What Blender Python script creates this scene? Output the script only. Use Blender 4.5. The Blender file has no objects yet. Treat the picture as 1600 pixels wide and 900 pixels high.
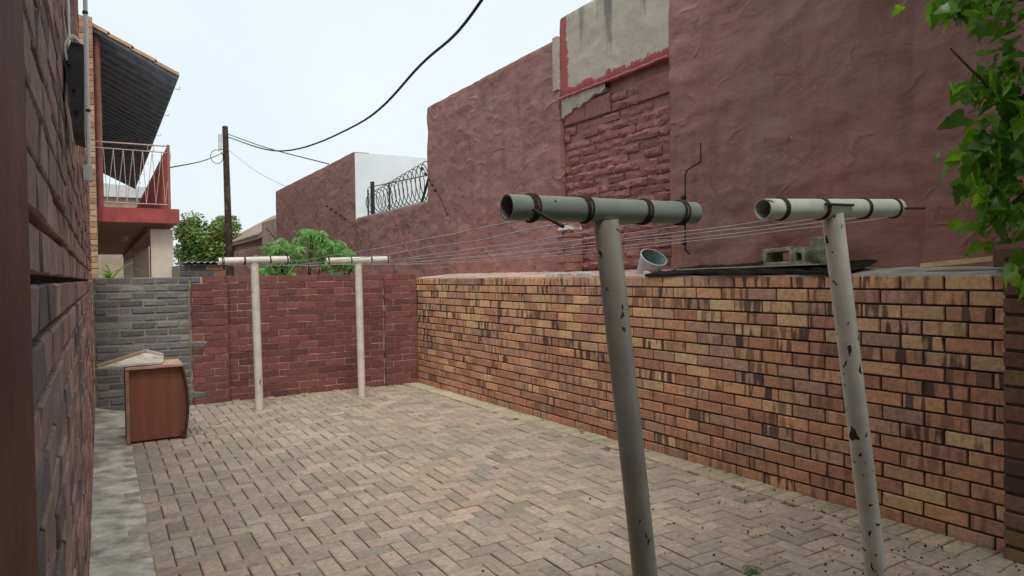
import bpy, math, random
import numpy as np
from mathutils import Vector, Matrix, Euler, noise as mn
random.seed(7)
scene = bpy.context.scene
COL = scene.collection
R = math.radians

# ------------------------------------------------------------------ camera, sky, sun, exposure
cam_d = bpy.data.cameras.new('camera'); cam = bpy.data.objects.new('camera', cam_d); COL.objects.link(cam)
EYE = Vector((0, 0, 1.45)); YAW = 0.5396; PITCH = R(-1.1); ROLL = R(0.8)
fw = Vector((math.sin(YAW)*math.cos(PITCH), math.cos(YAW)*math.cos(PITCH), math.sin(PITCH)))
r0 = Vector((math.cos(YAW), -math.sin(YAW), 0)); u0 = r0.cross(fw)
rv = r0*math.cos(ROLL) - u0*math.sin(ROLL); uv = u0*math.cos(ROLL) + r0*math.sin(ROLL)
cam.matrix_world = Matrix(((rv.x, uv.x, -fw.x, EYE.x), (rv.y, uv.y, -fw.y, EYE.y), (rv.z, uv.z, -fw.z, EYE.z), (0, 0, 0, 1)))
cam_d.sensor_width = 36; cam_d.lens = 1075/1600*36; cam_d.clip_start = 0.02; cam_d.clip_end = 2000
scene.camera = cam

world = bpy.data.worlds.new('World'); scene.world = world; world.use_nodes = True
wt = world.node_tree; wt.nodes.clear()
SUN_EL, SUN_AZ = R(58), R(194)            # azimuth measured from +Y towards +X
wo = wt.nodes.new('ShaderNodeOutputWorld'); wb = wt.nodes.new('ShaderNodeBackground'); wb.inputs['Strength'].default_value = 0.1
ws = wt.nodes.new('ShaderNodeTexSky'); ws.sky_type = 'NISHITA'; ws.sun_disc = False
ws.sun_elevation = SUN_EL; ws.sun_rotation = SUN_AZ; ws.dust_density = 4.0; ws.air_density = 1.0
# thin even overcast: a pale cloud layer with faint soft mottling covers most of the clear sky
wtc = wt.nodes.new('ShaderNodeTexCoord'); wn = wt.nodes.new('ShaderNodeTexNoise'); wn.inputs['Scale'].default_value = 2.2; wn.inputs['Detail'].default_value = 4
wr = wt.nodes.new('ShaderNodeValToRGB'); wr.color_ramp.elements[0].position = .3; wr.color_ramp.elements[1].position = .7
wr.color_ramp.elements[0].color = (5.5, 6.2, 6.5, 1); wr.color_ramp.elements[1].color = (6.2, 6.65, 6.8, 1)
wm = wt.nodes.new('ShaderNodeMix'); wm.data_type = 'RGBA'; wm.inputs[0].default_value = 0.92
wt.links.new(wtc.outputs['Generated'], wn.inputs['Vector']); wt.links.new(wn.outputs['Fac'], wr.inputs['Fac'])
wt.links.new(ws.outputs['Color'], wm.inputs[6]); wt.links.new(wr.outputs['Color'], wm.inputs[7])
wt.links.new(wm.outputs[2], wb.inputs['Color']); wt.links.new(wb.outputs['Background'], wo.inputs['Surface'])

sun_d = bpy.data.lights.new('sun', 'SUN'); sun = bpy.data.objects.new('sun', sun_d); COL.objects.link(sun)
sun_d.energy = 1.5; sun_d.angle = R(25); sun_d.color = (1, .96, .9)
sdir = Vector((math.sin(SUN_AZ)*math.cos(SUN_EL), math.cos(SUN_AZ)*math.cos(SUN_EL), math.sin(SUN_EL)))
sun.rotation_euler = sdir.to_track_quat('Z', 'Y').to_euler(); sun.location = (0, 0, 20)

vs = scene.view_settings; vs.view_transform = 'Standard'; vs.look = 'None'; vs.exposure = 0.62; vs.gamma = 1; vs.use_curve_mapping = False

# ------------------------------------------------------------------ material helpers
class NT:
    def __init__(s, name):
        s.m = bpy.data.materials.new(name); s.m.use_nodes = True; s.t = s.m.node_tree; s.t.nodes.clear()
        s.out = s.t.nodes.new('ShaderNodeOutputMaterial'); s.p = s.t.nodes.new('ShaderNodeBsdfPrincipled')
        s.t.links.new(s.p.outputs[0], s.out.inputs['Surface']); s.pos = s.n('NewGeometry').outputs['Position']
    def n(s, t): return s.t.nodes.new('ShaderNode'+t)
    def set(s, sock, v):
        if isinstance(v, bpy.types.NodeSocket): s.t.links.new(v, sock)
        else:
            if isinstance(v, (tuple, list)) and len(v) == 3 and sock.type == 'RGBA': v = (*v, 1)
            sock.default_value = v
    def mapping(s, v, scale, loc=(0, 0, 0)):
        k = s.n('Mapping'); s.set(k.inputs['Vector'], v); k.inputs['Scale'].default_value = scale; k.inputs['Location'].default_value = loc; return k.outputs[0]
    def noise(s, scale, detail=4, rough=.55, vec=None, dist=0, out='Fac'):
        k = s.n('TexNoise'); s.set(k.inputs['Vector'], vec if vec is not None else s.pos); k.inputs['Scale'].default_value = scale
        k.inputs['Detail'].default_value = detail; k.inputs['Roughness'].default_value = rough; k.inputs['Distortion'].default_value = dist; return k.outputs[out]
    def ramp(s, f, a, b, ca=0., cb=1.):
        k = s.n('MapRange'); s.set(k.inputs[0], f); k.inputs[1].default_value = a; k.inputs[2].default_value = b; k.inputs[3].default_value = ca; k.inputs[4].default_value = cb; return k.outputs[0]
    def math(s, op, a, b=0.):
        k = s.n('Math'); k.operation = op; s.set(k.inputs[0], a); s.set(k.inputs[1], b); return k.outputs[0]
    def mix(s, f, a, b, mode='MIX'):
        k = s.n('Mix'); k.data_type = 'RGBA'; k.blend_type = mode; s.set(k.inputs[0], f); s.set(k.inputs[6], a); s.set(k.inputs[7], b); return k.outputs[2]
    def bump(s, h, strength=.5, dist=.01, prev=None):
        k = s.n('Bump'); s.set(k.inputs['Height'], h); k.inputs['Strength'].default_value = strength; k.inputs['Distance'].default_value = dist
        if prev is not None: s.set(k.inputs['Normal'], prev)
        return k.outputs[0]
    def done(s, col, rough=.85, normal=None, spec=.3, metal=0.):
        s.set(s.p.inputs['Base Color'], col); s.set(s.p.inputs['Roughness'], rough); s.p.inputs['Specular IOR Level'].default_value = spec; s.p.inputs['Metallic'].default_value = metal
        if normal is not None: s.set(s.p.inputs['Normal'], normal)
        return s.m
    def tint(s):
        a = s.n('Attribute'); a.attribute_name = 'tint'; o = s.n('ObjectInfo')
        return s.mix(1., a.outputs['Color'], o.outputs['Color'], 'MULTIPLY'), s.math('MULTIPLY', a.outputs['Alpha'], o.outputs['Alpha'])
M = {}
def simple(name, col, var=.25, scale=8, rough=.8, bumpd=.003, bscale=60, spec=.3, metal=0., dirt=None, dscale=3, dlo=.5, dhi=.7):
    s = NT(name); f = s.ramp(s.noise(scale, 5), .3, .7, 1-var, 1+var); c = s.mix(1., col, f, 'MULTIPLY')
    if dirt: c = s.mix(s.ramp(s.noise(dscale, 6, .65), dlo, dhi), c, dirt)
    nb = s.bump(s.noise(bscale, 4), .6, bumpd)
    M[name] = s.done(c, rough, nb, spec, metal); return M[name]

# tinted masonry: colour per piece comes from the piece, weathering from world-space noise
def masonry(name, grime=(.05, .045, .04), glo=.52, ghi=.75, gmax=.6, bumpd=.003, rough=.9, stripes=None, spots=None, lichen=None, bs=70):
    s = NT(name); c, al = s.tint()
    c = s.mix(1., c, s.ramp(s.noise(35, 5, .65), .3, .7, .75, 1.25), 'MULTIPLY')
    if stripes:                                     # flashed (kiln-banded) bricks: dark bands across single bricks
        course, sc, dark = stripes
        sp = s.n('SeparateXYZ'); s.set(sp.inputs[0], s.pos)
        row = s.math('FLOOR', s.math('DIVIDE', sp.outputs['Z'], course))
        cb = s.n('CombineXYZ'); s.set(cb.inputs[0], s.math('MULTIPLY', sp.outputs['Y'], sc)); s.set(cb.inputs[1], s.math('MULTIPLY', row, 7.31)); s.set(cb.inputs[2], s.math('MULTIPLY', sp.outputs['Z'], 3.))
        st = s.ramp(s.noise(1., 1.5, .5, cb.outputs[0]), .50, .58)
        c = s.mix(s.math('MULTIPLY', st, al), c, dark)
    c = s.mix(s.math('MULTIPLY', s.ramp(s.noise(2.3, 6, .7), glo, ghi), gmax), c, grime)
    if spots: c = s.mix(s.ramp(s.noise(spots[1], 3, .6), .66, .74), c, spots[0])
    if lichen: c = s.mix(s.math('MULTIPLY', s.ramp(s.noise(1.1, 5, .6), .5, .68), lichen[1]), c, lichen[0])
    nb = s.bump(s.noise(bs, 5, .6), .7, bumpd); nb = s.bump(s.noise(14, 3), .4, bumpd*2, nb)
    M[name] = s.done(c, rough, nb, .25); return M[name]
masonry('tan_brick', stripes=(.0835, 21., (.11, .066, .058)), gmax=.35, grime=(.09, .055, .045))
masonry('red_brick', grime=(.07, .03, .03), gmax=.5, rough=.75)
masonry('grey_brick', grime=(.16, .15, .14), gmax=.5)
masonry('house_brick', grime=(.07, .058, .058), glo=.5, ghi=.75, gmax=.6, bumpd=.006)
masonry('paver', grime=(.22, .19, .15), glo=.45, ghi=.7, gmax=.5, spots=((.34, .32, .28), 26), bumpd=.002)
masonry('rough_brick', grime=(.16, .08, .07), gmax=.4, bumpd=.012, bs=45)
masonry('small_brick', gmax=.4)
simple('mortar_dark', (.055, .042, .036), bumpd=.004)
simple('mortar_cream', (.46, .36, .29), bumpd=.004, dirt=(.16, .07, .065), dscale=6, dlo=.45, dhi=.58)
simple('mortar_tan', (.27, .235, .19), bumpd=.004)
simple('mortar_house', (.035, .028, .026), bumpd=.006)
simple('joint_sand', (.11, .09, .07), bumpd=.003, dirt=(.26, .22, .17), dscale=1.2)
simple('pillar_paint', (.15, .042, .034), var=.35, rough=.75, bumpd=.004, bscale=40)
simple('concrete', (.56, .53, .46), var=.3, scale=7, bumpd=.005, dirt=(.24, .22, .185), dscale=5, dlo=.45, dhi=.66)
simple('cap_mortar', (.50, .34, .28), var=.25, scale=6, bumpd=.01, bscale=30, dirt=(.30, .27, .24), dscale=2)
simple('cap_concrete', (.46, .43, .39), var=.3, scale=6, bumpd=.008, bscale=30)
simple('block_concrete', (.34, .33, .24), var=.4, scale=14, bumpd=.012, bscale=70, rough=.95, dirt=(.12, .14, .07), dscale=9)
simple('cream_paint', (.62, .52, .42), var=.08, rough=.7)
simple('balcony_red', (.34, .065, .06), var=.2, rough=.6, dirt=(.2, .06, .05))
simple('slab_under', (.46, .29, .25), var=.15, scale=2)
simple('rail_paint', (.30, .12, .10), var=.2, rough=.5)
simple('rail_pale', (.50, .34, .30), var=.2, rough=.5)
simple('soffit', (.30, .38, .48), var=.25, rough=.7)
simple('tile_edge', (.48, .30, .17), var=.3, rough=.8)
simple('roof_tile', (.30, .22, .17), var=.3, rough=.8, bscale=20, bumpd=.02)
simple('pole_wood', (.055, .035, .028), var=.4, rough=.9, bumpd=.01, dirt=(.14, .10, .08), dscale=4)
simple('white_wall', (.76, .80, .82), var=.07, scale=1.5, dirt=(.60, .65, .68), dscale=.8)
simple('dark_metal', (.03, .03, .032), rough=.55)
simple('rust_metal', (.06, .035, .028), rough=.8)
simple('galv', (.42, .44, .45), rough=.45, metal=.6)
simple('wire', (.50, .52, .54), rough=.4, metal=.7, var=.3)
simple('cable_black', (.012, .012, .014), rough=.6)
simple('box_grey', (.55, .56, .55), rough=.5)
simple('conduit', (.62, .66, .66), rough=.5, var=.1)
simple('box_dark', (.045, .042, .045), rough=.5, dirt=(.09, .08, .075), dscale=12)
simple('cable_white', (.75, .74, .70), rough=.5)
simple('cabinet_edge', (.34, .21, .16), var=.3, rough=.7)
simple('cabinet_board', (.52, .32, .26), var=.25, scale=14, rough=.85)
simple('cabinet_dark', (.07, .04, .03), rough=.7)
simple('board_white', (.60, .56, .47), var=.2, scale=10, rough=.7, dirt=(.42, .33, .22), dscale=6)
simple('board_edge', (.42, .27, .16), rough=.7)
simple('timber', (.80, .56, .31), var=.18, scale=12, rough=.7)
simple('sheet_metal', (.03, .028, .027), rough=.95, spec=.05, dirt=(.06, .045, .035), dscale=8)
simple('sheet_edge', (.50, .40, .31), rough=.7)
simple('bucket', (.62, .60, .62), rough=.5, var=.1, dirt=(.42, .40, .42))
simple('bucket_inside', (.16, .24, .24), rough=.55, var=.3, dirt=(.42, .46, .44), dscale=20)
simple('bare_render', (.46, .42, .37), var=.3, scale=7, bumpd=.012, bscale=30, dirt=(.24, .22, .21), dscale=7)
simple('tan_house', (.40, .32, .24), var=.2, scale=2, dirt=(.30, .22, .17))
simple('far_roof', (.55, .56, .56), var=.1)
simple('bark', (.06, .045, .032), var=.4, bumpd=.01)
simple('berry', (.018, .012, .012), rough=.5)
simple('bits', (.55, .50, .42), rough=.8)
simple('dry_leaf', (.30, .22, .12), rough=.8, var=.5, scale=30)
simple('soil', (.16, .135, .105), bumpd=.01)
simple('lamp_white', (.7, .7, .68))

def grain(name, col, dark):
    s = NT(name); c = s.mix(s.ramp(s.noise(9, 5, .6, s.mapping(s.pos, (1, 1, .07))), .35, .68), col, dark)
    c = s.mix(s.ramp(s.noise(60, 3, .6, s.mapping(s.pos, (1, 1, .04))), .45, .75, 0, .4), c, dark); c = s.mix(s.ramp(s.noise(30, 4, .7), .68, .72, 0, .7), c, (.42, .30, .22))
    M[name] = s.done(c, .5, s.bump(s.noise(60, 3), .2, .001), .4)
grain('cabinet_wood', (.31, .115, .07), (.19, .068, .045))
def post_mat(name, col, chip, sc, lo, hi, dirt):
    s = NT(name); c = s.mix(1., col, s.ramp(s.noise(9, 4), .3, .7, .85, 1.12), 'MULTIPLY')
    c = s.mix(s.math('MULTIPLY', s.ramp(s.noise(4, 6, .7), .5, .75), .6), c, dirt)
    v = s.mapping(s.pos, (1, 1, .62))
    ch = s.ramp(s.noise(sc, 3, .5, v, .4), lo, hi)
    c = s.mix(ch, c, chip); nb = s.bump(ch, -.5, .003); nb = s.bump(s.noise(60, 3), .3, .001, nb)
    M[name] = s.done(c, s.ramp(ch, 0, 1, .42, .9), nb, .4)
post_mat('post_cream', (.68, .63, .55), (.07, .04, .03), 13, .685, .71, (.50, .43, .34))
post_mat('post_chipped', (.64, .60, .52), (.06, .035, .028), 34, .645, .665, (.44, .40, .31))
post_mat('bar_green', (.25, .275, .25), (.05, .035, .03), 20, .70, .73, (.17, .17, .15))
post_mat('bar_pale', (.54, .56, .48), (.09, .05, .035), 14, .66, .69, (.36, .33, .25))
post_mat('post_green', (.44, .41, .35), (.06, .04, .03), 26, .67, .69, (.30, .26, .20))

def plaster(name, col, low, bd=.02):
    s = NT(name); sp = s.n('SeparateXYZ'); s.set(sp.inputs[0], s.pos)
    c = s.mix(s.ramp(s.noise(1.3, 6, .65), .35, .7), col, tuple(x*.78 for x in col))
    c = s.mix(s.math('MULTIPLY', s.ramp(s.noise(5, 6, .7), .5, .8), .5), c, tuple(min(1, x*1.35+.03) for x in col))
    f = s.math('ADD', s.ramp(sp.outputs['Z'], 1.5, 2.6, 1, 0), s.ramp(s.noise(2.5, 5, .65), .3, .7, -.6, .4))   # rising damp and old orange coat near the ledge
    c = s.mix(s.math('MULTIPLY', s.ramp(f, .2, .8), .7), c, low)
    st = s.noise(7, 5, .6, s.mapping(s.pos, (1, 1, .12)))
    c = s.mix(s.math('MULTIPLY', s.ramp(st, .5, .72), .5), c, tuple(x*.5 for x in col))
    c = s.mix(s.math('MULTIPLY', s.ramp(s.noise(.9, 7, .7, s.mapping(s.pos, (1, 1, 1), (3, 7, 1))), .48, .66), .45), c, (.36, .235, .215))
    cr = s.n('TexVoronoi'); cr.feature = 'DISTANCE_TO_EDGE'; s.set(cr.inputs['Vector'], s.mix(.12, s.pos, s.noise(5, 4, .6, out='Color'))); cr.inputs['Scale'].default_value = 1.6
    c = s.mix(s.math('MULTIPLY', s.ramp(cr.outputs['Distance'], 0, .006, 1, 0), s.ramp(s.noise(1.7, 3), .52, .6, 0, .6)), c, tuple(x*.3 for x in col))
    c = s.mix(s.ramp(s.noise(24, 3, .5), .73, .77), c, tuple(min(1, x*1.7+.12) for x in col))      # chips through to the cream undercoat
    v = s.mapping(s.pos, (1, .75, 1.25))
    h1 = s.noise(3.2, 3, .5, v, .25); rid = s.math('ABSOLUTE', s.math('SUBTRACT', s.noise(1.5, 2.5, .5, v, .3), .5))
    rid = s.ramp(rid, 0, .022, 1, 0); rid = s.math('MULTIPLY', rid, s.ramp(s.noise(3.1, 2, .5, s.mapping(s.pos, (1, 1, 1), (5, 3, 2))), .48, .62))
    nb = s.bump(h1, .55, bd*2); nb = s.bump(rid, .5, bd*.45, nb); nb = s.bump(s.noise(11, 4, .6), .5, bd*.5, nb); nb = s.bump(s.noise(45, 5, .65), .4, bd*.16, nb)
    M[name] = s.done(c, .85, nb, .3)
plaster('mauve_plaster', (.345, .170, .148), (.40, .175, .13), .042)
def stained(name):
    s = NT(name); sp = s.n('SeparateXYZ'); s.set(sp.inputs[0], s.pos)
    c = s.mix(s.ramp(s.noise(4, 6, .65), .35, .7), (.52, .47, .38), (.42, .38, .31))
    run = s.noise(5.5, 4, .6, s.mapping(s.pos, (1, 1, .10))); f = s.math('ADD', run, s.ramp(sp.outputs['Z'], 3.35, 4.2, -.16, .10))
    c = s.mix(s.math('MULTIPLY', s.ramp(f, .54, .68), .8), c, (.15, .145, .14))        # rain streaks running down from the coping
    e = s.math('MULTIPLY', s.math('SUBTRACT', s.noise(9, 5, .65), .5), .22)
    a = s.math('ADD', s.math('SUBTRACT', 3.405, sp.outputs['Z']), e); b = s.math('ADD', s.math('SUBTRACT', sp.outputs['Y'], 5.915), e)
    c = s.mix(s.ramp(s.math('MAXIMUM', a, b), 0, .012), c, (.38, .10, .095))          # red paint brushed along the lower and left border
    nb = s.bump(s.noise(9, 5), .5, .02); nb = s.bump(s.noise(50, 4), .4, .004, nb)
    M[name] = s.done(c, .9, nb, .25)
stained('stained_concrete')

def leaf_mat(name, col, col2, rough=.38, trans=.35, spec=.5, sc=9):
    s = NT(name); o = s.n('ObjectInfo'); rnd = s.ramp(s.noise(sc, 2), .35, .65)
    a = s.n('Attribute'); a.attribute_name = 'tint'
    c = s.mix(rnd, col, col2); c = s.mix(1., c, a.outputs['Color'], 'MULTIPLY'); c = s.mix(1., c, o.outputs['Color'], 'MULTIPLY')
    s.done(c, rough, s.bump(s.noise(120, 2), .25, .002), spec)
    tr = s.n('BsdfTranslucent'); s.set(tr.inputs['Color'], s.mix(1., c, (1.5, 1.7, .7), 'MULTIPLY'))
    mx = s.n('MixShader'); mx.inputs[0].default_value = trans; s.t.links.new(s.p.outputs[0], mx.inputs[1]); s.t.links.new(tr.outputs[0], mx.inputs[2])
    s.t.links.new(mx.outputs[0], s.out.inputs['Surface']); M[name] = s.m
leaf_mat('mulberry_leaf', (.085, .20, .035), (.16, .31, .05), rough=.34, trans=.5)
leaf_mat('bush_leaf', (.16, .34, .10), (.25, .43, .17), trans=.35)
leaf_mat('tree_leaf', (.10, .18, .06), (.20, .30, .09), rough=.6, trans=.3, sc=1.6)
leaf_mat('strap_leaf', (.14, .26, .07), (.24, .36, .14), trans=.3)

# ------------------------------------------------------------------ mesh helpers
class MB:
    def __init__(s): s.v = []; s.f = []; s.c = None
    def add(s, vs, fs, col=None):
        o = len(s.v); s.v += [tuple(p) for p in vs]; s.f += [tuple(i+o for i in f) for f in fs]
        if col is not None:
            if s.c is None: s.c = [(1, 1, 1, 1)]*o
            s.c += [col]*len(vs)
        elif s.c is not None: s.c += [(1, 1, 1, 1)]*len(vs)
        return s
    def box(s, a, b, col=None):
        x0, y0, z0 = a; x1, y1, z1 = b
        return s.add([(x0, y0, z0), (x1, y0, z0), (x1, y1, z0), (x0, y1, z0), (x0, y0, z1), (x1, y0, z1), (x1, y1, z1), (x0, y1, z1)],
              [(0, 3, 2, 1), (4, 5, 6, 7), (0, 1, 5, 4), (1, 2, 6, 5), (2, 3, 7, 6), (3, 0, 4, 7)], col)
    def prism(s, poly, d):                 # poly: list of 3D points, d: extrusion vector
        n = len(poly); d = Vector(d); p = [Vector(q) for q in poly]
        return s.add(p+[q+d for q in p], [tuple(range(n))[::-1], tuple(range(n, 2*n))]+[(i, (i+1) % n, n+(i+1) % n, n+i) for i in range(n)])
    def tube(s, pts, r, n=8, cap=True):
        pts = [Vector(p) for p in pts]; rs = r if isinstance(r, (list, tuple)) else [r]*len(pts); vs = []; up = None
        for i, p in enumerate(pts):
            t = (pts[min(i+1, len(pts)-1)]-pts[max(i-1, 0)]).normalized()
            if up is None: up = Vector((0, 0, 1)) if abs(t.z) < .9 else Vector((1, 0, 0))
            a = (up-t*up.dot(t)).normalized(); b = t.cross(a); up = a
            vs += [p+(a*math.cos(q)+b*math.sin(q))*rs[i] for q in [2*math.pi*k/n for k in range(n)]]
        fs = [(i*n+k, i*n+(k+1) % n, (i+1)*n+(k+1) % n, (i+1)*n+k) for i in range(len(pts)-1) for k in range(n)]
        if cap: fs += [tuple(range(n))[::-1], tuple(range((len(pts)-1)*n, len(pts)*n))]
        return s.add(vs, fs)
    def pipe(s, p0, p1, ro, ri, n=20):     # hollow open pipe
        p0 = Vector(p0); p1 = Vector(p1); t = (p1-p0).normalized(); a = Vector((0, 0, 1)); a = (a-t*a.dot(t)).normalized(); b = t.cross(a); vs = []
        for p, r in ((p0, ro), (p1, ro), (p1, ri), (p0, ri)):
            vs += [p+(a*math.cos(q)+b*math.sin(q))*r for q in [2*math.pi*k/n for k in range(n)]]
        return s.add(vs, [(j*n+k, j*n+(k+1) % n, ((j+1) % 4)*n+(k+1) % n, ((j+1) % 4)*n+k) for j in range(4) for k in range(n)])
    def mesh(s, name):
        m = bpy.data.meshes.new(name); m.from_pydata(s.v, [], s.f); m.update()
        a = m.attributes.new('tint', 'FLOAT_COLOR', 'POINT'); a.data.foreach_set('color', np.array(s.c if s.c else [(1, 1, 1, 1)]*len(s.v), dtype=np.float32).ravel()); return m
    def build(s, name, mat, parent=None, smooth=False):
        return link(name, s.mesh(name), mat, parent, smooth)
def smooth_mesh(me, ang=40):
    me.polygons.foreach_set('use_smooth', [True]*len(me.polygons))
    try: me.set_sharp_from_angle(angle=R(ang))
    except Exception: pass
def link(name, me, mat, parent=None, smooth=False, loc=None, rz=0, scale=None):
    if mat is not None and not me.materials: me.materials.append(M[mat])
    if smooth: smooth_mesh(me)
    o = bpy.data.objects.new(name, me); COL.objects.link(o)
    if loc is not None: o.location = loc; o.rotation_euler = (0, 0, rz)
    if scale: o.scale = scale
    if parent is not None: setp(o, parent)
    return o
def setp(o, parent):
    o.parent = parent; o.matrix_parent_inverse = Matrix.Translation(-Vector(BASE.get(parent.name, (0, 0, 0))))
def tag(o, label=None, cat=None, group=None, kind=None):
    if label: o['label'] = label
    if cat: o['category'] = cat
    if group: o['group'] = group
    if kind: o['kind'] = kind
    return o
BASE = {}                                   # base point of each Empty, so parts can be written in world coordinates
def thing(name, label, cat, loc=(0, 0, 0), group=None):
    o = bpy.data.objects.new(name, None); COL.objects.link(o); o.location = loc; o.empty_display_size = .1
    BASE[o.name] = tuple(loc)
    return tag(o, label, cat, group)
def spline(pts, n=12):
    P = [Vector(p) for p in pts]; P = [P[0]*2-P[1]]+P+[P[-1]*2-P[-2]]; out = []
    for i in range(1, len(P)-2):
        for k in range(n):
            t = k/n; a, b, c, d = P[i-1:i+3]
            out.append(.5*((2*b)+(c-a)*t+(2*a-5*b+4*c-d)*t*t+(3*b-3*c+d-a)*t**3))
    return out+[P[-2]]

# ------------------------------------------------------------------ masonry pieces
def piece_mesh(L, H, D, bev, jit, seed, mat, name):
    """front-bevelled brick, local x along the wall, -y the face, z up; origin at its lower left front corner"""
    rnd = random.Random(seed); us = [0, bev, L-bev, L]; vsn = [0, bev, H-bev, H]; g = []
    for j, w in enumerate(vsn):
        for i, u in enumerate(us):
            edge = i in (0, 3) or j in (0, 3); cor = i in (0, 3) and j in (0, 3)
            y = (bev*(1.0 if not cor else 1.6) if edge else 0)+rnd.uniform(-jit, jit)*(.6 if edge else 1)
            g.append((u+rnd.uniform(-jit, jit)*.7, y, w+rnd.uniform(-jit, jit)*.5))
    fs = [(j*4+i, j*4+i+1, j*4+i+5, j*4+i+4) for j in range(3) for i in range(3)]
    ring = [0, 1, 2, 3, 7, 11, 15, 14, 13, 12, 8, 4]; b = len(g)
    g += [(g[k][0], D, g[k][2]) for k in ring]
    fs += [(ring[(k+1) % 12], ring[k], b+k, b+(k+1) % 12) for k in range(12)]
    mb = MB(); mb.add(g, fs); me = mb.mesh(name); me.materials.append(M[mat]); return me
def masonry_set(parent, items, variants, mat, name, stuff_name, limit=300):
    """items: (origin, rot_z, scale_x, colour, tilt); the nearest `limit` become pieces of their own, the rest one joined part"""
    items.sort(key=lambda it: (Vector(it[0])-EYE).length)
    for k, (o, rz, sx, col, tilt) in enumerate(items[:limit]):
        ob = link(name, variants[k % len(variants)], None, None, False, o, rz, (sx, 1, 1)); ob.color = col
        if tilt: ob.rotation_euler = (tilt[0], tilt[1], rz)
        setp(ob, parent)
    rest = items[limit:]
    if rest:
        arr = []
        for me in variants:
            a = np.empty(len(me.vertices)*3, np.float32); me.vertices.foreach_get('co', a); arr.append((a.reshape(-1, 3), [tuple(p.vertices) for p in me.polygons]))
        V = []; Fc = []; Cc = []; n = 0
        for k, (o, rz, sx, col, tilt) in enumerate(rest):
            a, f = arr[k % len(arr)]; m = np.array(Euler((tilt[0] if tilt else 0, tilt[1] if tilt else 0, rz)).to_matrix())
            V.append((a*np.array((sx, 1, 1))) @ m.T+np.array(o)); Fc += [tuple(i+n for i in q) for q in f]; Cc += [col]*len(a); n += len(a)
        me = bpy.data.meshes.new(stuff_name); me.from_pydata(np.concatenate(V).tolist(), [], Fc); me.update()
        at = me.attributes.new('tint', 'FLOAT_COLOR', 'POINT'); at.data.foreach_set('color', np.array(Cc, np.float32).ravel())
        so = link(stuff_name, me, mat, parent); so['kind'] = 'stuff'
def lerp(a, b, t): return tuple(x+(y-x)*t for x, y in zip(a, b))
def jitc(c, k=.12, al=1.):
    f = random.uniform(1-k, 1+k); return (c[0]*f*random.uniform(.96, 1.04), c[1]*f, c[2]*f*random.uniform(.96, 1.04), al)
def course_items(P0, d, length, courses, ch, bl, colf, gap=.010, z0=0., prot=.004, tiltk=.006, start=None, skip=None):
    """running-bond bricks along direction d from P0 (face line); colf(u, z, course) -> colour"""
    rz = math.atan2(d[1], d[0]); n = Vector((d[1], -d[0], 0)); out = []
    for c in range(courses):
        u = -bl*.5 if c % 2 else 0.
        u += random.uniform(-.008, .008)
        while u < length:
            a = max(u, 0); b = min(u+bl, length)
            if b-a > .035 and not (skip and skip(a, b, c)):
                off = random.uniform(-prot, prot); p = Vector((P0[0], P0[1], 0))+Vector((d[0], d[1], 0))*(a+gap/2)+n*off
                out.append(((p.x, p.y, z0+c*ch+gap/2), rz, (b-a-gap)/(bl-gap), colf((a+b)/2, z0+c*ch, c), (random.uniform(-tiltk, tiltk), random.uniform(-tiltk, tiltk)*.6)))
            u += bl
    return out

# ================================================================== SETTING
g = MB(); g.add([(-400, -400, -.06), (400, -400, -.06), (400, 600, -.06), (-400, 600, -.06)], [(0, 1, 2, 3)])
tag(g.build('ground', 'soil'), kind='structure')
yard = tag(MB().box((-.06, -.5, -.05), (3.95, 8.60, .003)).build('paved_yard', 'joint_sand'), kind='structure')

# herringbone pavers, 200 x 100 mm, laid square to the walls, with a header course beside the brick wall
TX = lambda y: 3.66+(8.66-y)*.0315            # face line of the tan wall
def paver_col(x, y):
    n1 = mn.noise(Vector((x*.7, y*.7, 3.1))); n2 = random.random()
    pink = (.42, .32, .25); grey = (.375, .315, .245); dark = (.29, .25, .20)
    t = min(1, max(0, .5-n1*1.1+(.9-x*.35)*.5)); c = lerp(pink, grey, t)
    if n2 < .16: c = lerp(c, dark, .75)
    elif n2 > .88: c = lerp(c, pink, .8)
    return jitc(c, .14)
def paver_mesh(l, w, seed):
    rnd = random.Random(seed); b = .006; z = .0; vs = []; j = lambda k: rnd.uniform(-k, k)
    for zz, i in ((-.03, 0), (-b*.8, 0), (z, b)):
        vs += [(i+j(.0012), i+j(.0012), zz), (l-i+j(.0012), i+j(.0012), zz), (l-i+j(.0012), w-i+j(.0012), zz), (i+j(.0012), w-i+j(.0012), zz)]
    fs = [(8, 9, 10, 11)]+[(r*4+k, r*4+(k+1) % 4, r*4+4+(k+1) % 4, r*4+4+k) for r in (0, 1) for k in range(4)]
    mb = MB(); mb.add(vs, fs); me = mb.mesh('paver'); me.materials.append(M['paver']); return me
G = .007
PV = [paver_mesh(.2-G, .1-G, s) for s in range(8)]
items = []
def put_paver(x, y, vert, col=None, h=0.):
    cx, cy = (x+.05, y+.1) if vert else (x+.1, y+.05)
    if cx < .20 or cy > 8.60 or cy < .55 or cx > TX(cy)-.15: return
    z = .016+random.uniform(-.0025, .0025)+.006*mn.noise(Vector((cx*1.3, cy*1.3, 0)))+h
    if cx > TX(cy)-.32: z -= .006          # cut edge pavers sit a little below the header course
    t = (random.uniform(-.012, .012), random.uniform(-.012, .012))
    c = col or paver_col(cx, cy)
    items.append(((x+.1-G/2, y+G/2, z), math.pi/2, 1., c, t) if vert else ((x+G/2, y+G/2, z), 0., 1., c, t))
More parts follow.
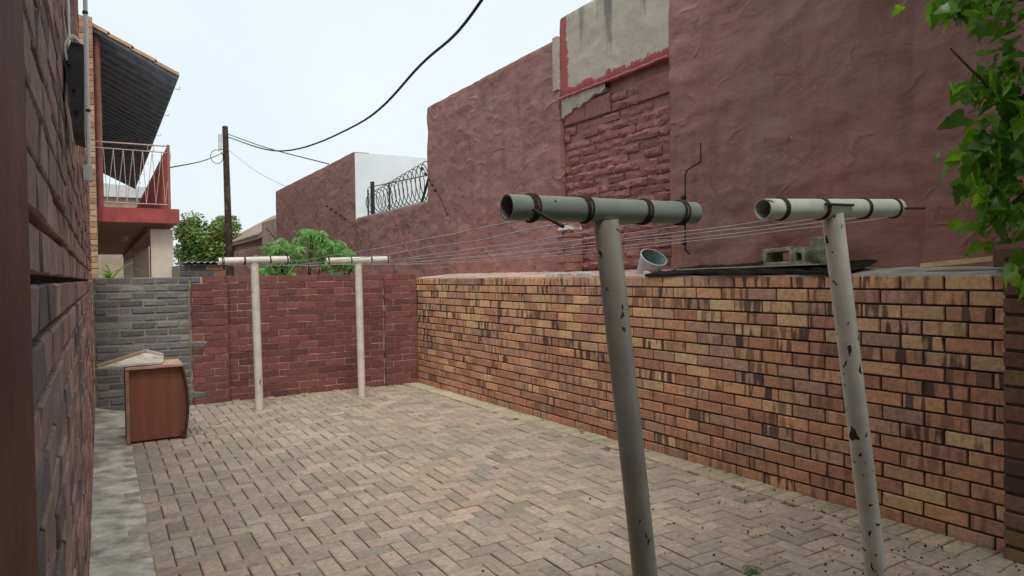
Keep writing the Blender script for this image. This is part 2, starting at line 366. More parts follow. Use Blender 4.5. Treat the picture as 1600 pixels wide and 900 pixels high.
for i in range(-60, 100):
    for j in range(-60, 100):
        # herringbone cell: horizontal paver at (i,j) shifts, vertical neighbour beside it
        if (i-j) % 4 == 0: put_paver(.2+i*.1, .5+j*.1, False)
        if (i-j) % 4 == 3: put_paver(.2+i*.1, .5+j*.1, True)
y = .6
while y < 8.55:                                # header course, yellowed with lichen
    x = TX(y)-.205; c = lerp(paver_col(x, y)[:3], (.47, .41, .27), random.uniform(.45, .95))
    items.append(((x, y+G/2, .020+random.uniform(-.002, .002)), 0., 1., jitc(c, .1), (random.uniform(-.01, .01), random.uniform(-.01, .01)))); y += .1
masonry_set(yard, items, PV, 'paver', 'paver', 'distant_pavers', 300)

# concrete strip along the house
sm = MB(); ny, nx = 90, 6; vs = []
for j in range(ny+1):
    yy = -.3+j*(8.66+.3)/ny; xe = .215+.02*mn.noise(Vector((yy*2.1, 0, 0)))+.012*mn.noise(Vector((yy*9, 4, 0)))
    for i in range(nx+1):
        x = -.075+(xe+.075)*i/nx; z = .024-.012*(i/nx)+.006*mn.noise(Vector((x*5, yy*3, 2)))+max(0, (yy-7.6))*.05*(1-i/nx)
        if i == nx: z = .011
        vs.append((x, yy, z))
sm.add(vs, [(j*(nx+1)+i, j*(nx+1)+i+1, (j+1)*(nx+1)+i+1, (j+1)*(nx+1)+i) for j in range(ny) for i in range(nx)])
tag(sm.build('concrete_strip', 'concrete', None, True), kind='structure')

# ------------------------------------------------------------------ house wall at the left, rustic bricks with deep raked joints
hx = -.075
house = thing('house_wall', 'dark rustic brick house wall with deep joints along the left edge', 'wall', (hx-.1, .95, 0))
MB().box((hx-.24, .93, -.04), (hx-.034, 5.0, 4.3)).build('mortar_core', 'mortar_house', house)
MB().box((hx-.24, 5.003, -.04), (hx-.034, 8.75, 2.5)).build('mortar_core', 'mortar_house', house)
HV = [piece_mesh(.218, .0695, .05, .004, .0026, s, 'house_brick', 'brick') for s in range(14)]
def house_col(u, z, c):
    t = min(1, max(0, (u-1.0)/4)); base = lerp((.37, .265, .25), (.44, .225, .175), t)
    r = random.random()
    if r < .25: base = lerp(base, (.12, .115, .12), .7)
    elif r > .82: base = lerp(base, (.27, .20, .17), .5)
    return jitc(base, .2)

hi = course_items((hx, .935), (0, 1), 4.06, 49, .0855, .232, lambda u, z, c: house_col(u+.9, z, c), prot=.0028, tiltk=.008, gap=.0155)
hi += course_items((hx, 5.0), (0, 1), 3.655, 29, .0855, .232, lambda u, z, c: house_col(u+4, z, c), prot=.004, tiltk=.010, gap=.0155)
masonry_set(house, hi, HV, 'house_brick', 'brick', 'distant_bricks', 300)

# unseen wall and patio roof, added behind and above the camera to shade the near end
hb = thing('shade_house', 'unseen house wall and flat patio roof added behind the viewpoint for shade', 'house', (1, -2, 0))
MB().box((-4, -5, -.04), (3.0, -1.6, 3.4)).build('wall', 'mortar_house', hb)
MB().box((-.06, -1.599, 2.72), (2.7, .75, 2.80)).build('shade_roof', 'soffit', hb)

# smooth dark red painted corner pillar right beside the camera
pm = MB(); n = 40; vs = []
for j in range(n+1):
    z = -.04+j*3.3/n; e = .006*mn.noise(Vector((z*6, 1, 0)))+.003*mn.noise(Vector((z*25, 2, 0)))
    vs += [(-.4, .42, z), (hx+.010, .42, z), (hx+.010, .915+e, z), (hx+.002, .927+e, z), (-.4, .927, z)]
pm.add(vs, [(j*5+k, j*5+(k+1) % 5, j*5+5+(k+1) % 5, j*5+5+k) for j in range(n) for k in range(5)]+[(4, 3, 2, 1, 0), tuple(range(n*5, n*5+5))])
tag(pm.build('painted_pillar', 'pillar_paint'), 'smooth dark maroon painted pillar at the extreme left edge', 'pillar')

# ------------------------------------------------------------------ tan wall on the right: kiln-banded face bricks
d = Vector((TX(1.2)-TX(8.66), 1.2-8.66, 0)).normalized(); nrm = Vector((d.y, -d.x, 0)); P0 = Vector((TX(8.66), 8.66, 0)); LEN = 7.48
tan = thing('brick_wall', 'long low wall of tan and orange bricks with dark bands, right of paving', 'wall', (3.8, 5, 0))
q = [P0-nrm*.013, P0+d*LEN-nrm*.013]; ww = -nrm*.12
MB().prism([q[0]+Vector((0, 0, -.04)), q[1]+Vector((0, 0, -.04)), q[1]+ww+Vector((0, 0, -.04)), q[0]+ww+Vector((0, 0, -.04))], (0, 0, 1.449)).build('mortar_core', 'mortar_dark', tan)
def tan_col(u, z, c):
    r = random.random(); yel = (.70, .46, .26); org = (.68, .365, .205); red = (.52, .25, .16); mau = (.50, .30, .22)
    t = z/1.42; low = random.random() > t*1.15+.1
    b = red if low and r < .6 else (yel if r < .30 else org if r < .62 else mau if r < .82 else red)
    b = lerp(b, org, random.random()*.4); al = random.choice((0, 0, .35, .6, .85, .95)) * (0.5 if low else 1)
    if random.random() < .015: b = lerp(b, (.13, .10, .085), .7)
    return jitc(b, .13, al)
TV = [piece_mesh(.219, .0715, .03, .004, .0024, s, 'tan_brick', 'brick') for s in range(12)]
masonry_set(tan, course_items(P0, d, LEN, 17, .0835, .231, tan_col, gap=.012, prot=.003, tiltk=.004), TV, 'tan_brick', 'brick', 'distant_bricks', 300)
# sloped mortar cap from the brick face back to the neighbour's wall
for nm, mat, y0, y1, zb in (('mortar_cap', 'cap_mortar', 8.66, 4.3, 1.478), ('concrete_cap', 'cap_concrete', 4.3, 1.2, 1.462)):
    cm = MB(); n = 60; vs = []
    for j in range(n+1):
        y = y0+(y1-y0)*j/n; e = .006*mn.noise(Vector((y*7, 0, 3)))
        vs += [(TX(y)+.004+e*.6, y, 1.412), (TX(y)+.006+e, y, 1.424+e), (TX(y)+.10, y, 1.436+e*1.5), (4.245, y, zb+e*1.5), (4.245, y, 1.36), (TX(y)+.05, y, 1.36)]
    cm.add(vs, [(j*6+k, j*6+(k+1) % 6, j*6+6+(k+1) % 6, j*6+6+k) for j in range(n) for k in range(6)]+[(0, 1, 2, 3, 4, 5), tuple(range(n*6+5, n*6-1, -1))])
    cm.build(nm, mat, tan, True)
rm = MB()                                      # crumbled mortar lumps on the cap
for k in range(70):
    y = random.gauss(5.25, .28); s_ = random.uniform(.008, .028); x = TX(y)+random.uniform(.03, .2)
    rm.tube([(x, y, 1.42), (x+random.uniform(-.01, .01), y+random.uniform(-.01, .01), 1.435+s_*.7), (x, y, 1.44+s_)], [s_*1.4, s_*1.1, s_*.3], 6)
rm.build('crumbled_mortar', 'cap_concrete', tan)['kind'] = 'stuff'

# brick end pillar at the right edge of the picture
pil = thing('brick_pillar', 'dark brick end pillar at the right edge below the leaves', 'pillar', (3.9, 1.5, 0))
MB().box((3.795, 1.03, -.04), (4.2, 1.645, 1.50)).build('mortar_core', 'mortar_dark', pil)
def pil_col(u, z, c):
    return jitc(random.choice(((.23, .115, .075), (.26, .16, .085), (.11, .065, .055), (.20, .10, .075))), .15, random.choice((0, .3)))
pi_ = course_items((3.787, 1.655), (0, -1), .62, 17, .0875, .232, pil_col, prot=.006, tiltk=.008)
pi_ += course_items((3.787, 1.653), (1, 0), .08, 0, .0875, .232, pil_col)
for c in range(17):                            # returns that face back along the wall
    pi_.append(((3.87, 1.654, c*.0875+.005), math.pi, .075/.222, pil_col(0, 0, c), None))
masonry_set(pil, pi_, TV, 'tan_brick', 'brick', 'distant_bricks', 300)

# ------------------------------------------------------------------ wall across the far end: grey and red painted bricks
far = thing('boundary_wall', 'painted brick wall closing the yard, grey at left and maroon at right', 'wall', (1.8, 8.75, 0))
MB().box((-.07, 8.668, -.04), (.885, 8.80, 1.472)).build('mortar_core', 'mortar_tan', far)
MB().box((.887, 8.6645, -.04), (3.655, 8.80, 1.474)).build('mortar_core', 'mortar_cream', far)
MB().box((.897, 8.585, -.04), (1.268, 8.664, 1.474)).build('mortar_core', 'mortar_cream', far)
MB().box((3.208, 8.605, -.04), (3.65, 8.664, 1.474)).build('mortar_core', 'mortar_cream', far)
GV = [piece_mesh(.225, .071, .03, .010, .005, s, 'grey_brick', 'brick') for s in range(8)]
RV = [piece_mesh(.228, .076, .03, .004, .0016, s, 'red_brick', 'brick') for s in range(8)]
def grey_col(u, z, c): return jitc(lerp((.15, .153, .158), (.26, .255, .25), random.random()**2), .15)
def red_col(u, z, c): return jitc(lerp((.225, .088, .073), (.15, .062, .055), random.random()**1.5), .14)
CH = .0823
tooth = {8: .13, 1: .13, 17: .10}
gi = course_items((-.055, 8.66), (1, 0), .93, 18, CH, .235, grey_col, gap=.010, prot=.004, tiltk=.01)
for c, w in tooth.items(): gi.append(((.885, 8.575, c*CH+.006), 0, w/.225, grey_col(0, 0, c), None))
masonry_set(far, gi, GV, 'grey_brick', 'brick', 'distant_bricks', 300)
ri = course_items((.889, 8.58), (1, 0), .39, 18, CH, .232, red_col, gap=.009, prot=.002, tiltk=.004, skip=lambda a, b, c: c in tooth and a < .1)
ri += course_items((1.279, 8.66), (1, 0), 1.921, 18, CH, .232, red_col, gap=.009, prot=.002, tiltk=.004)
ri += course_items((3.20, 8.60), (1, 0), .455, 18, CH, .232, red_col, gap=.009, prot=.002, tiltk=.004)
masonry_set(far, ri, RV, 'red_brick', 'brick', 'distant_bricks', 300)

# ------------------------------------------------------------------ neighbour's tall mauve building behind the tan wall
XM = 4.25
nb = thing('neighbour_building', 'tall mauve plastered building with a bare brick recess behind the tan wall', 'building', (XM, 5.5, 0))
def lump(y, z, a): return a*(mn.noise(Vector((y*1.7, z*2.1, 1)))+.6*mn.noise(Vector((y*3.1, z*6, 5)))+.5*mn.noise(Vector((y*7, z*12, 9))))
def panel(name, y0, y1, z0, z1, mat, parent, amp=.018, x=XM, thick=.3, step=.035, edge=True):
    """lumpy plaster slab that faces -X, with a rounded uneven rim, closed at the back"""
    nyy = max(2, int(abs(y1-y0)/step)); nz = max(2, int((z1-z0)/step)); vs = []
    for j in range(nz+1):
        for i in range(nyy+1):
            y = y0+(y1-y0)*i/nyy; z = z0+(z1-z0)*j/nz; xx = x+lump(y, z, amp)
            w = .008*mn.noise(Vector((z*5, y*5, 7)))
            if i in (0, nyy): y += w; xx += .008
            if j in (0, nz): z += w; xx += .008
            vs.append((xx, y, z))
    W = nyy+1; fs = [(j*W+i, j*W+i+1, (j+1)*W+i+1, (j+1)*W+i) for j in range(nz) for i in range(nyy)]
    ring = list(range(W))+[j*W+nyy for j in range(1, nz+1)]+[nz*W+i for i in range(nyy-1, -1, -1)]+[j*W for j in range(nz-1, 0, -1)]
    b = len(vs); vs += [(x+thick, vs[k][1], vs[k][2]) for k in ring]; m = len(ring)
    fs += [(ring[k], b+k, b+(k+1) % m, ring[(k+1) % m]) for k in range(m)]+[tuple(range(b, b+m))]
    mb = MB(); mb.add(vs, fs); o = mb.build(name, mat, parent, True); return o
panel('plaster_wall', .6, 4.415, 1.2, 5.2, 'mauve_plaster', nb, .024)
panel('plaster_wall', 6.07, 9.52, 1.2, 3.97, 'mauve_plaster', nb, .014)
panel('concrete_panel', 4.42, 6.065, 3.32, 4.17, 'stained_concrete', nb, .008, XM+.012)
MB().box((XM-.020, 6.062, 3.42), (XM+.1, 6.15, 3.985)).build('bare_plaster_strip', 'bare_render', nb)
MB().box((XM+.088, 4.40, 1.2), (XM+.30, 6.08, 3.32)).build('recess_backing', 'mauve_plaster', nb)
MB().box((XM+.301, .6, 1.2), (9, 9.5, 3.9)).build('inner_wall', 'mauve_plaster', nb)
# uneven brickwork in the recess, slapped over with the same paint
def rough_mesh(L, H, seed):
    rnd = random.Random(seed); nu, nv = 5, 4; vs = []
    for j in range(nv):
        for i in range(nu):
            e = i in (0, nu-1) or j in (0, nv-1)
            vs.append((L*i/(nu-1)+rnd.uniform(-.007, .007), (.012 if e else 0)+rnd.uniform(-.009, .009), (H-.008)*j/(nv-1)+rnd.uniform(-.007, .007)))
    fs = [(j*nu+i, j*nu+i+1, (j+1)*nu+i+1, (j+1)*nu+i) for j in range(nv-1) for i in range(nu-1)]
    ring = list(range(nu))+[j*nu+nu-1 for j in range(1, nv)]+[(nv-1)*nu+i for i in range(nu-2, -1, -1)]+[j*nu for j in range(nv-2, 0, -1)]
    b = len(vs); vs += [(vs[k][0], .12, vs[k][2]) for k in ring]; m = len(ring)
    fs += [(ring[(k+1) % m], ring[k], b+k, b+(k+1) % m) for k in range(m)]
    mb = MB(); mb.add(vs, fs); me = mb.mesh('brick'); me.materials.append(M['rough_brick']); smooth_mesh(me, 18); return me
QV = [rough_mesh(.225, .083, s) for s in range(16)]
rc = lambda: jitc(lerp((.36, .165, .145), (.29, .128, .112), random.random()), .10)
qi = []
for c in range(19):
    z = 1.42+c*.084; u = -.11 if c % 2 else 0; u += random.uniform(-.05, .05)
    while u < 1.64:
        L_ = random.choice((.23, .23, .235, .235, .12)); a = max(u, 0); b = min(u+L_, 1.64)
        if b-a > .05 and random.random() > .02:
            dep = random.uniform(-.010, .012)+(.03 if random.random() < .06 else 0)
            qi.append(((XM+.065+dep, 6.06-a, z+random.uniform(-.01, .01)), -math.pi/2, (b-a-.004)/.225, rc(), (random.uniform(-.03, .03), random.uniform(-.025, .025))))
        u += L_
masonry_set(nb, qi, QV, 'rough_brick', 'brick', 'distant_bricks', 300)
BV = [piece_mesh(.39, .19, .1, .008, .006, s, 'rough_brick', 'concrete_block') for s in range(3)]
for k, (y, w, z) in enumerate(((6.05, .36, 3.03), (5.68, .40, 3.03), (4.86, .42, 3.03))):
    o = link('concrete_block', BV[k], None, None, False, (XM+.05, y, z), -math.pi/2, (w/.39, 1, .95)); o.color = (.31, .145, .13, 1); setp(o, nb)
for k, (y, w, z) in enumerate(((5.26, .19, 3.03), (5.26, .22, 3.115), (5.06, .19, 3.03), (5.03, .16, 3.115))):
    o = link('brick', QV[k], None, None, False, (XM+.05, y, z), -math.pi/2, (w/.225, 1, 1)); o.color = (.31, .145, .13, 1); setp(o, nb)
# broken stub of a brick buttress at the foot of the recess
sb = MB(); sb.box((XM-.06, 5.79, 1.38), (XM+.2, 6.03, 1.90))
for c in range(6):
    z = 1.40+c*.087
    for k in range(2):
        y0 = 5.78+k*.13+random.uniform(-.012, .012); sb.box((XM-.075+random.uniform(-.015, .02), y0, z), (XM+.2, y0+.122, z+.078+random.uniform(-.004, .008)))
sb.build('buttress_stub', 'mauve_plaster', nb)
lm = MB()
for k in range(26):
    y = random.uniform(5.76, 6.04); x = XM+random.uniform(-.08, .06); s_ = random.uniform(.01, .03)
    lm.tube([(x, y, 1.90), (x+.01, y+.01, 1.925+s_*.5), (x, y, 1.93+s_)], [s_*1.3, s_, s_*.3], 6)
lm.build('buttress_mortar', 'cap_concrete', nb)['kind'] = 'stuff'
# ragged remains of grey render below the ledge
rg = MB(); vs = []; ysr = np.linspace(6.058, 5.32, 46)
for k, y in enumerate(ysr):
    t = k/45; zb_ = 3.115+.15*t+.03*mn.noise(Vector((y*9, 2, 0)))+.018*mn.noise(Vector((y*31, 4, 0)))
    for z in (3.312, (3.312+zb_)/2, zb_): vs.append((XM+.026+.008*mn.noise(Vector((y*11, z*11, 0))), y, z))
nv_ = len(vs); vs += [(x+.06, y, z) for x, y, z in vs]
rg.add(vs, [(k*3+j, k*3+j+1, k*3+j+4, k*3+j+3) for k in range(45) for j in (0, 1)]+[(k*3+2, nv_+k*3+2, nv_+k*3+5, k*3+5) for k in range(45)])
rg.build('bare_render', 'bare_render', nb)
# red painted drip ledge under the concrete panel
pts = [(XM-.006+.012*mn.noise(Vector((y*6, 0, 0))), y, 3.315+.014*mn.noise(Vector((y*5, 3, 0)))) for y in np.linspace(4.42, 6.06, 40)]
s = NT('red_ledge'); M['red_ledge'] = s.done(s.mix(s.ramp(s.noise(12, 5), .45, .7), (.42, .12, .11), (.36, .20, .18)), .8, s.bump(s.noise(40, 4), .6, .006))
MB().tube(pts, [.014+.010*mn.noise(Vector((k*.9, 0, 0))) for k in range(40)], 7).build('red_ledge', 'red_ledge', nb, True)

# ------------------------------------------------------------------ low mauve wall with the razor wire, then the white and mauve building
low = thing('low_plaster_wall', 'lower mauve plaster wall under the razor wire', 'wall', (XM, 11.2, 0))
panel('plaster_wall', 9.525, 12.93, 0, 2.56, 'mauve_plaster', low, .012)
MB().box((XM+.02, 9.53, 2.562), (XM+.28, 12.9, 2.585)).build('coping', 'cap_concrete', low)
wb_ = thing('flat_roofed_building', 'flat roofed building with white front and mauve plastered side', 'building', (XM, 16, 0))
panel('plaster_wall', 12.95, 19.86, 0, 3.86, 'mauve_plaster', wb_, .012, XM, .3, .07)
MB().box((XM+.302, 12.94, 0), (9.5, 19.8, 3.85)).build('white_wall', 'white_wall', wb_)
MB().box((XM+.012, 12.925, 2.4), (XM+.301, 12.947, 3.84)).build('white_return', 'white_wall', wb_)
lw2 = panel('garden_wall', 19.9, 27, 0, 2.45, 'mauve_plaster', None, .012, XM, .25, .08)
tag(lw2, 'far low reddish wall running on beyond the white building', 'wall')
# razor wire: posts, rail and coil
rz_ = thing('razor_wire_fence', 'coil of razor wire between dark posts on the low mauve wall', 'fence', (XM+.1, 11, 2.585))
for y, h, w in ((12.25, .62, .03), (12.45, .5, .012), (9.66, .78, .035), (11.35, .50, .012)):
    MB().box((XM+.08, y-w, 2.586), (XM+.08+2*w, y+w, 2.586+h)).build('post', 'dark_metal', rz_)
MB().tube([(XM+.11, 9.68, 3.0), (XM+.11, 10.0, 2.60)], .02, 6).build('brace', 'dark_metal', rz_)
MB().tube([(XM+.2, 12.75, 3.16), (XM+.2, 11.2, 3.09), (XM+.2, 9.7, 3.02)], .013, 6).build('rail', 'galv', rz_)
coil = []; turns = 15
for k in range(turns*18+1):
    t = k/(turns*18); a = 2*math.pi*turns*t; rad = .20+.12*t; coil.append((XM+.13+.16*math.cos(a), 12.35-2.65*t+.06*math.cos(a), 2.60+rad+rad*math.sin(a)))
MB().tube(coil, .007, 4).build('coil', 'dark_metal', rz_)
bl = MB()
for k in range(0, len(coil), 3):
    p = Vector(coil[k]); bl.box(p-Vector((.004, .016, .004)), p+Vector((.004, .016, .004)))
bl.build('barbs', 'dark_metal', rz_)['kind'] = 'stuff'
# fence brackets with insulators
def bracket(pts, ins, label, base):
    b = thing('fence_bracket', label, 'bracket', base, 'electric fence brackets on the mauve walls')
    MB().tube(pts, .0065, 6).build('rod', 'rust_metal', b)
    for p in ins:
        p = Vector(p); MB().tube([p-Vector((.0, .0, .022)), p-Vector((0, 0, .008)), p+Vector((0, 0, .008)), p+Vector((0, 0, .022))], [.012, .024, .024, .012], 8).build('insulator', 'dark_metal', b)
def slant(a, b, foot, label):
    a = Vector(a); b = Vector(b); bracket([a, b, foot], [a+(b-a)*t+Vector((-.015, 0, 0)) for t in (.02, .22, .42, .62, .82)], label, foot)
slant((4.10, 14.29, 2.94), (4.15, 12.95, 2.51), (4.25, 12.8, 2.25), 'slanted fence bracket with insulators on the mauve side of the white building')
slant((4.10, 9.34, 3.03), (4.15, 8.90, 2.59), (4.25, 8.84, 2.30), 'slanted fence bracket with insulators beside the razor wire')
slant((4.10, 20.3, 2.85), (4.15, 19.2, 2.45), (4.25, 18.95, 2.2), 'small far slanted fence bracket above the bush')
bracket([(4.23, 4.17, 1.60), (4.18, 4.17, 1.64), (4.18, 4.16, 2.25), (4.16, 4.12, 2.29), (4.13, 3.94, 2.33), (4.13, 3.94, 2.48)], [(4.165, 4.165, z) for z in (1.70, 1.86, 2.07)], 'bent black rod with round insulators on the wall above the bucket', (4.25, 4.17, 1.6))

# ------------------------------------------------------------------ distant house with tiled roof, brick hut, far roofs
th = thing('distant_house', 'weathered tan house end with sloping tiled roof beside the pole', 'house', (4.4, 24, 0))
MB().box((4.55, 22.9, 0), (9, 33, 2.80)).build('wall', 'tan_house', th)
MB().box((4.45, 20.4, 0), (9, 22.85, 3.20)).build('gable_wall', 'tan_house', th)
rf = MB().prism([(4.35, 22.9, 2.70), (4.35, 22.9, 2.80), (6.8, 22.9, 4.2), (6.8, 22.9, 4.1)], (0, 10, 0)).build('roof', 'roof_tile', th)
for k in range(24):
    y = 22.95+k*.41; MB().prism([(4.33, y, 2.81), (4.33, y, 2.86), (6.8, y, 4.26), (6.8, y, 4.21)], (0, .36, 0)).build('tile_row', 'roof_tile', rf)
hut = thing('brick_hut', 'small dark brick hut with corrugated roof behind the grey wall', 'hut', (1.3, 11.3, 0))
MB().box((.99, 11.008, 0), (1.62, 12.2, 1.655)).build('mortar_core', 'mortar_tan', hut)
SV = [piece_mesh(.222, .073, .03, .004, .002, s, 'small_brick', 'brick') for s in range(4)]
masonry_set(hut, course_items((.99, 11.0), (1, 0), .63, 20, .0827, .232, lambda u, z, c: jitc(random.choice(((.085, .085, .095), (.10, .085, .085), (.32, .15, .08), (.09, .08, .08))), .15)), SV, 'small_brick', 'brick', 'distant_bricks', 300)
cr = MB(); xs = np.linspace(1.04, 1.62, 60); vs = [(x, y, z+.012*math.sin(x*75)) for y in (10.93, 12.3) for x, z in [(x, 1.70) for x in xs]]
vs += [(x, y, z-.006) for x, y, z in vs]; cr.add(vs, [(i, i+1, 61+i, 60+i) for i in range(59)]+[(120+i, 180+i, 181+i, 121+i) for i in range(59)]+[(i, 120+i, 121+i, i+1) for i in range(59)])
cr.build('corrugated_roof', 'galv', hut)
fr = thing('far_shed', 'low far building with pale roof seen through the balcony rails', 'building', (.8, 34, 0))
MB().box((-.6, 34, 0), (2.0, 40, 5.0)).build('wall', 'tan_house', fr); MB().prism([(-.8, 33.8, 5.0), (2.2, 33.8, 5.0), (2.0, 33.8, 5.45), (-.6, 33.8, 5.6)], (0, 6.5, 0)).build('roof', 'far_roof', fr)

# ------------------------------------------------------------------ balcony building beyond the far wall
bh = thing('balcony_building', 'two storey building with red balcony, cream columns and overhanging tiled roof', 'building', (0, 12, 0))
MB().box((-3, 11.8, 0), (-.012, 12.6, 5.3)).build('wall', 'mortar_tan', bh)
OV = [piece_mesh(.222, .073, .03, .004, .003, s, 'small_brick', 'brick') for s in range(4)]
masonry_set(bh, course_items((-.475, 11.79), (1, 0), .464, 62, .0855, .232, lambda u, z, c: jitc(random.choice(((.42, .23, .14), (.34, .17, .11), (.45, .29, .18))), .12)), OV, 'small_brick', 'brick', 'distant_bricks', 300)
MB().box((-3, 12.61, 0), (-.3, 28, 5.3)).build('side_wall', 'tan_house', bh)
MB().box((-.11, 12.0, 2.335), (1.10, 12.06, 2.555)).build('balcony_fascia', 'balcony_red', bh)
MB().box((-.3, 12.062, 2.34), (1.09, 27.5, 2.55)).build('balcony_slab', 'slab_under', bh)
MB().box((.70, 12.9, 2.25), (1.03, 27.4, 2.338)).build('edge_beam', 'slab_under', bh)
for y in (12.25, 18.6, 26.6): MB().box((.705, y, 0), (1.02, y+.35, 2.249)).build('column', 'cream_paint', bh)
MB().tube([(.42, 15.5, 2.338), (.42, 15.5, 2.28), (.42, 15.5, 2.22)], [.09, .085, .06], 10).build('ceiling_lamp', 'lamp_white', bh)
MB().tube([(.035, 12.15, 2.556), (.035, 12.15, 5.15)], .047, 10).build('roof_post', 'rail_paint', bh)
def rail(name, pts, r, n=6): return MB().tube(pts, r*.85, n).build(name, 'rail_pale', bh)
rail('top_rail', [(-.02, 12.03, 3.53), (.96, 12.03, 3.535)], .013); rail('rail', [(-.02, 12.03, 3.44), (.96, 12.03, 3.435)], .010); rail('bottom_rail', [(.08, 12.03, 2.63), (.97, 12.03, 2.62)], .010)
x = .09
for k in range(14):
    x2 = x+(.035 if k % 2 == 0 else .095); rail('baluster', [(x, 12.03, 3.44 if k % 2 == 0 else 2.63), (x2, 12.03, 2.63 if k % 2 == 0 else 3.44)], .006, 5); x = x2
    if x > .92: break
rail('scroll', [(.72+.045*math.cos(a), 12.03, 3.485+.045*math.sin(a)) for a in np.linspace(0, 6.283, 17)], .006, 5)
MB().box((.945, 12.02, 2.556), (.985, 12.06, 3.56)).build('corner_post', 'rail_paint', bh)
rail('top_rail', [(.965, 12.06, 3.54), (.965, 27.3, 3.54)], .016)
for k in range(64):
    y = 12.2+k*.235; MB().box((.952, y, 2.57), (.978, y+.035, 3.50)).build('baluster', 'balcony_red', bh)
# roof slope over the balcony: boarded dark underside on rafters, tiles on top with a stepped verge
zr = lambda x: 4.60+(1.10-x)*.515
rfo = MB().prism([(1.12, 12.02, zr(1.12)), (1.12, 12.02, zr(1.12)+.05), (-3.5, 12.02, zr(-3.5)+.05), (-3.5, 12.02, zr(-3.5))], (0, 15.1, 0)).build('roof', 'soffit', bh)
for k in range(38):
    y = 12.3+k*.39; MB().prism([(1.1, y, zr(1.1)-.003), (-1.0, y, zr(-1.0)-.003), (-1.0, y, zr(-1.0)-.045), (1.1, y, zr(1.1)-.045)], (0, .05, 0)).build('rafter', 'soffit', rfo)
for k in range(9):
    x = 1.14-k*.31; a, b = x, x-.34
    MB().prism([(a, 11.95, zr(a)+.055), (a, 11.95, zr(a)+.105), (b, 11.95, zr(b)+.085), (b, 11.95, zr(b)+.035)], (0, .33, 0)).build('verge_tile', 'tile_edge', rfo)
    MB().prism([(a, 12.285, zr(a)+.055), (a, 12.285, zr(a)+.10), (b, 12.285, zr(b)+.08), (b, 12.285, zr(b)+.052)], (0, 14.8, 0)).build('tile_course', 'tile_edge', rfo)
for k in range(7):
    y = 12.5+k*2.1; MB().tube([(1.13, y, zr(1.13)-.02), (1.19, y, zr(1.13)-.03), (1.20, y, zr(1.13)+.02)], .006, 5).build('gutter_hook', 'galv', rfo)

# ================================================================== OBJECTS
# utility pole with box, cables
po = thing('utility_pole', 'dark wooden utility pole with a grey box near its top', 'pole', (3.32, 22, 0))
MB().tube([(3.36, 22, 0), (3.33, 22, 3), (3.30, 22, 5.95)], [.115, .10, .082], 12).build('shaft', 'pole_wood', po, True)
MB().box((3.10, 21.88, 5.28), (3.21, 22.02, 5.72)).build('meter_box', 'box_grey', po)
MB().tube([(3.30, 22, 5.951), (3.30, 22, 5.99)], [.09, .07], 10).build('cap', 'dark_metal', po)
MB().tube([(3.04+.17*math.cos(a), 21.9, 5.05+.2*math.sin(a)) for a in np.linspace(1, 7.2, 24)], .010, 5).build('cable_loop', 'cable_black', po)
def cable(pts, r, label, mat='cable_black', n=10): return tag(MB().tube(spline(pts, n), r, 6).build('cable', mat, None, True), label, 'cable')
cable([(3.33, 21.9, 5.66), (3.07, 14, 3.95), (3.0, 9, 3.49), (2.9, 6.6, 3.64), (2.8, 5.1, 3.76), (2.4, 2, 4.5), (2.0, -1, 5.2)], .014, 'thick black cable sagging from the pole to overhead')
cable([(3.33, 21.9, 5.75), (3.82, 18.5, 4.80), (4.35, 15, 3.93)], .012, 'thin black cable from pole down to the mauve roof edge')
cable([(3.33, 21.9, 5.3), (3.85, 20.3, 4.45), (4.35, 19.0, 3.90)], .007, 'fine grey cable below the others, pole to mauve building', 'galv')
cable([(3.25, 21.9, 5.2), (2.12, 17.45, 4.20), (1.0, 13, 3.33)], .012, 'black cable from the pole to the balcony railing')

# clothes-line posts
def t_post(label, base, top, a, b, rp, rb, mat, ties, rods=(), bar=None):
    t = thing('clothes_line_post', label, 'post', base, 'T-shaped clothes line posts')
    base = Vector(base); top = Vector(top)
    MB().tube([base-Vector((0, 0, .03)), base+(top-base)*.5, top], rp, 20).build('upright', mat, t, True)
    a = Vector(a); b = Vector(b); MB().pipe(a, b, rb, rb*.90, 24).build('crossbar', bar or mat, t, True)
    dr = (b-a).normalized(); e1 = Vector((0, 0, 1)); e1 = (e1-dr*e1.dot(dr)).normalized(); e2 = dr.cross(e1)
    for f in ties:
        for k in range(3):
            c = a+(b-a)*f+dr*(.006*k); sl = random.uniform(-.25, .25); pts = [c+(e1*math.cos(q)+e2*math.sin(q))*(rb+.0022)+dr*sl*.02*math.cos(q+k) for q in np.linspace(0, 6.283, 22)]
            MB().tube(pts, .0036, 5).build('wire_tie', 'rust_metal', t)
    for p0, p1, r in rods: MB().tube([p0, p1], r, 8).build('rod', 'dark_metal', t)
    return t
t_post('nearest grey-green T-shaped clothes line post with hollow crossbar', (1.43, 1.53, .015), (1.285, 1.60, 1.605), (.945, 1.60, 1.632), (1.645, 1.60, 1.640), .0375, .0355, 'post_green', (.10, .36, .68, .90), [((1.0, 1.557, 1.625), (1.062, 1.50, 1.575), .005)], 'bar_green')
t_post('near chipped cream T-shaped clothes line post in front of the concrete blocks', (2.56, 1.52, .015), (2.365, 1.60, 1.66), (1.975, 1.60, 1.665), (2.795, 1.60, 1.700), .0385, .0365, 'post_chipped', (.10, .38, .70, .95), [((2.78, 1.565, 1.695), (2.92, 1.56, 1.70), .005), ((2.26, 1.557, 1.69), (2.43, 1.557, 1.693), .005)], 'bar_pale')
t_post('far left cream T-shaped clothes line post nearest the cabinet', (1.47, 7.87, .01), (1.45, 7.87, 1.61), (1.085, 7.87, 1.635), (1.815, 7.87, 1.655), .043, .040, 'post_cream', (.05, .35, .72, .97))
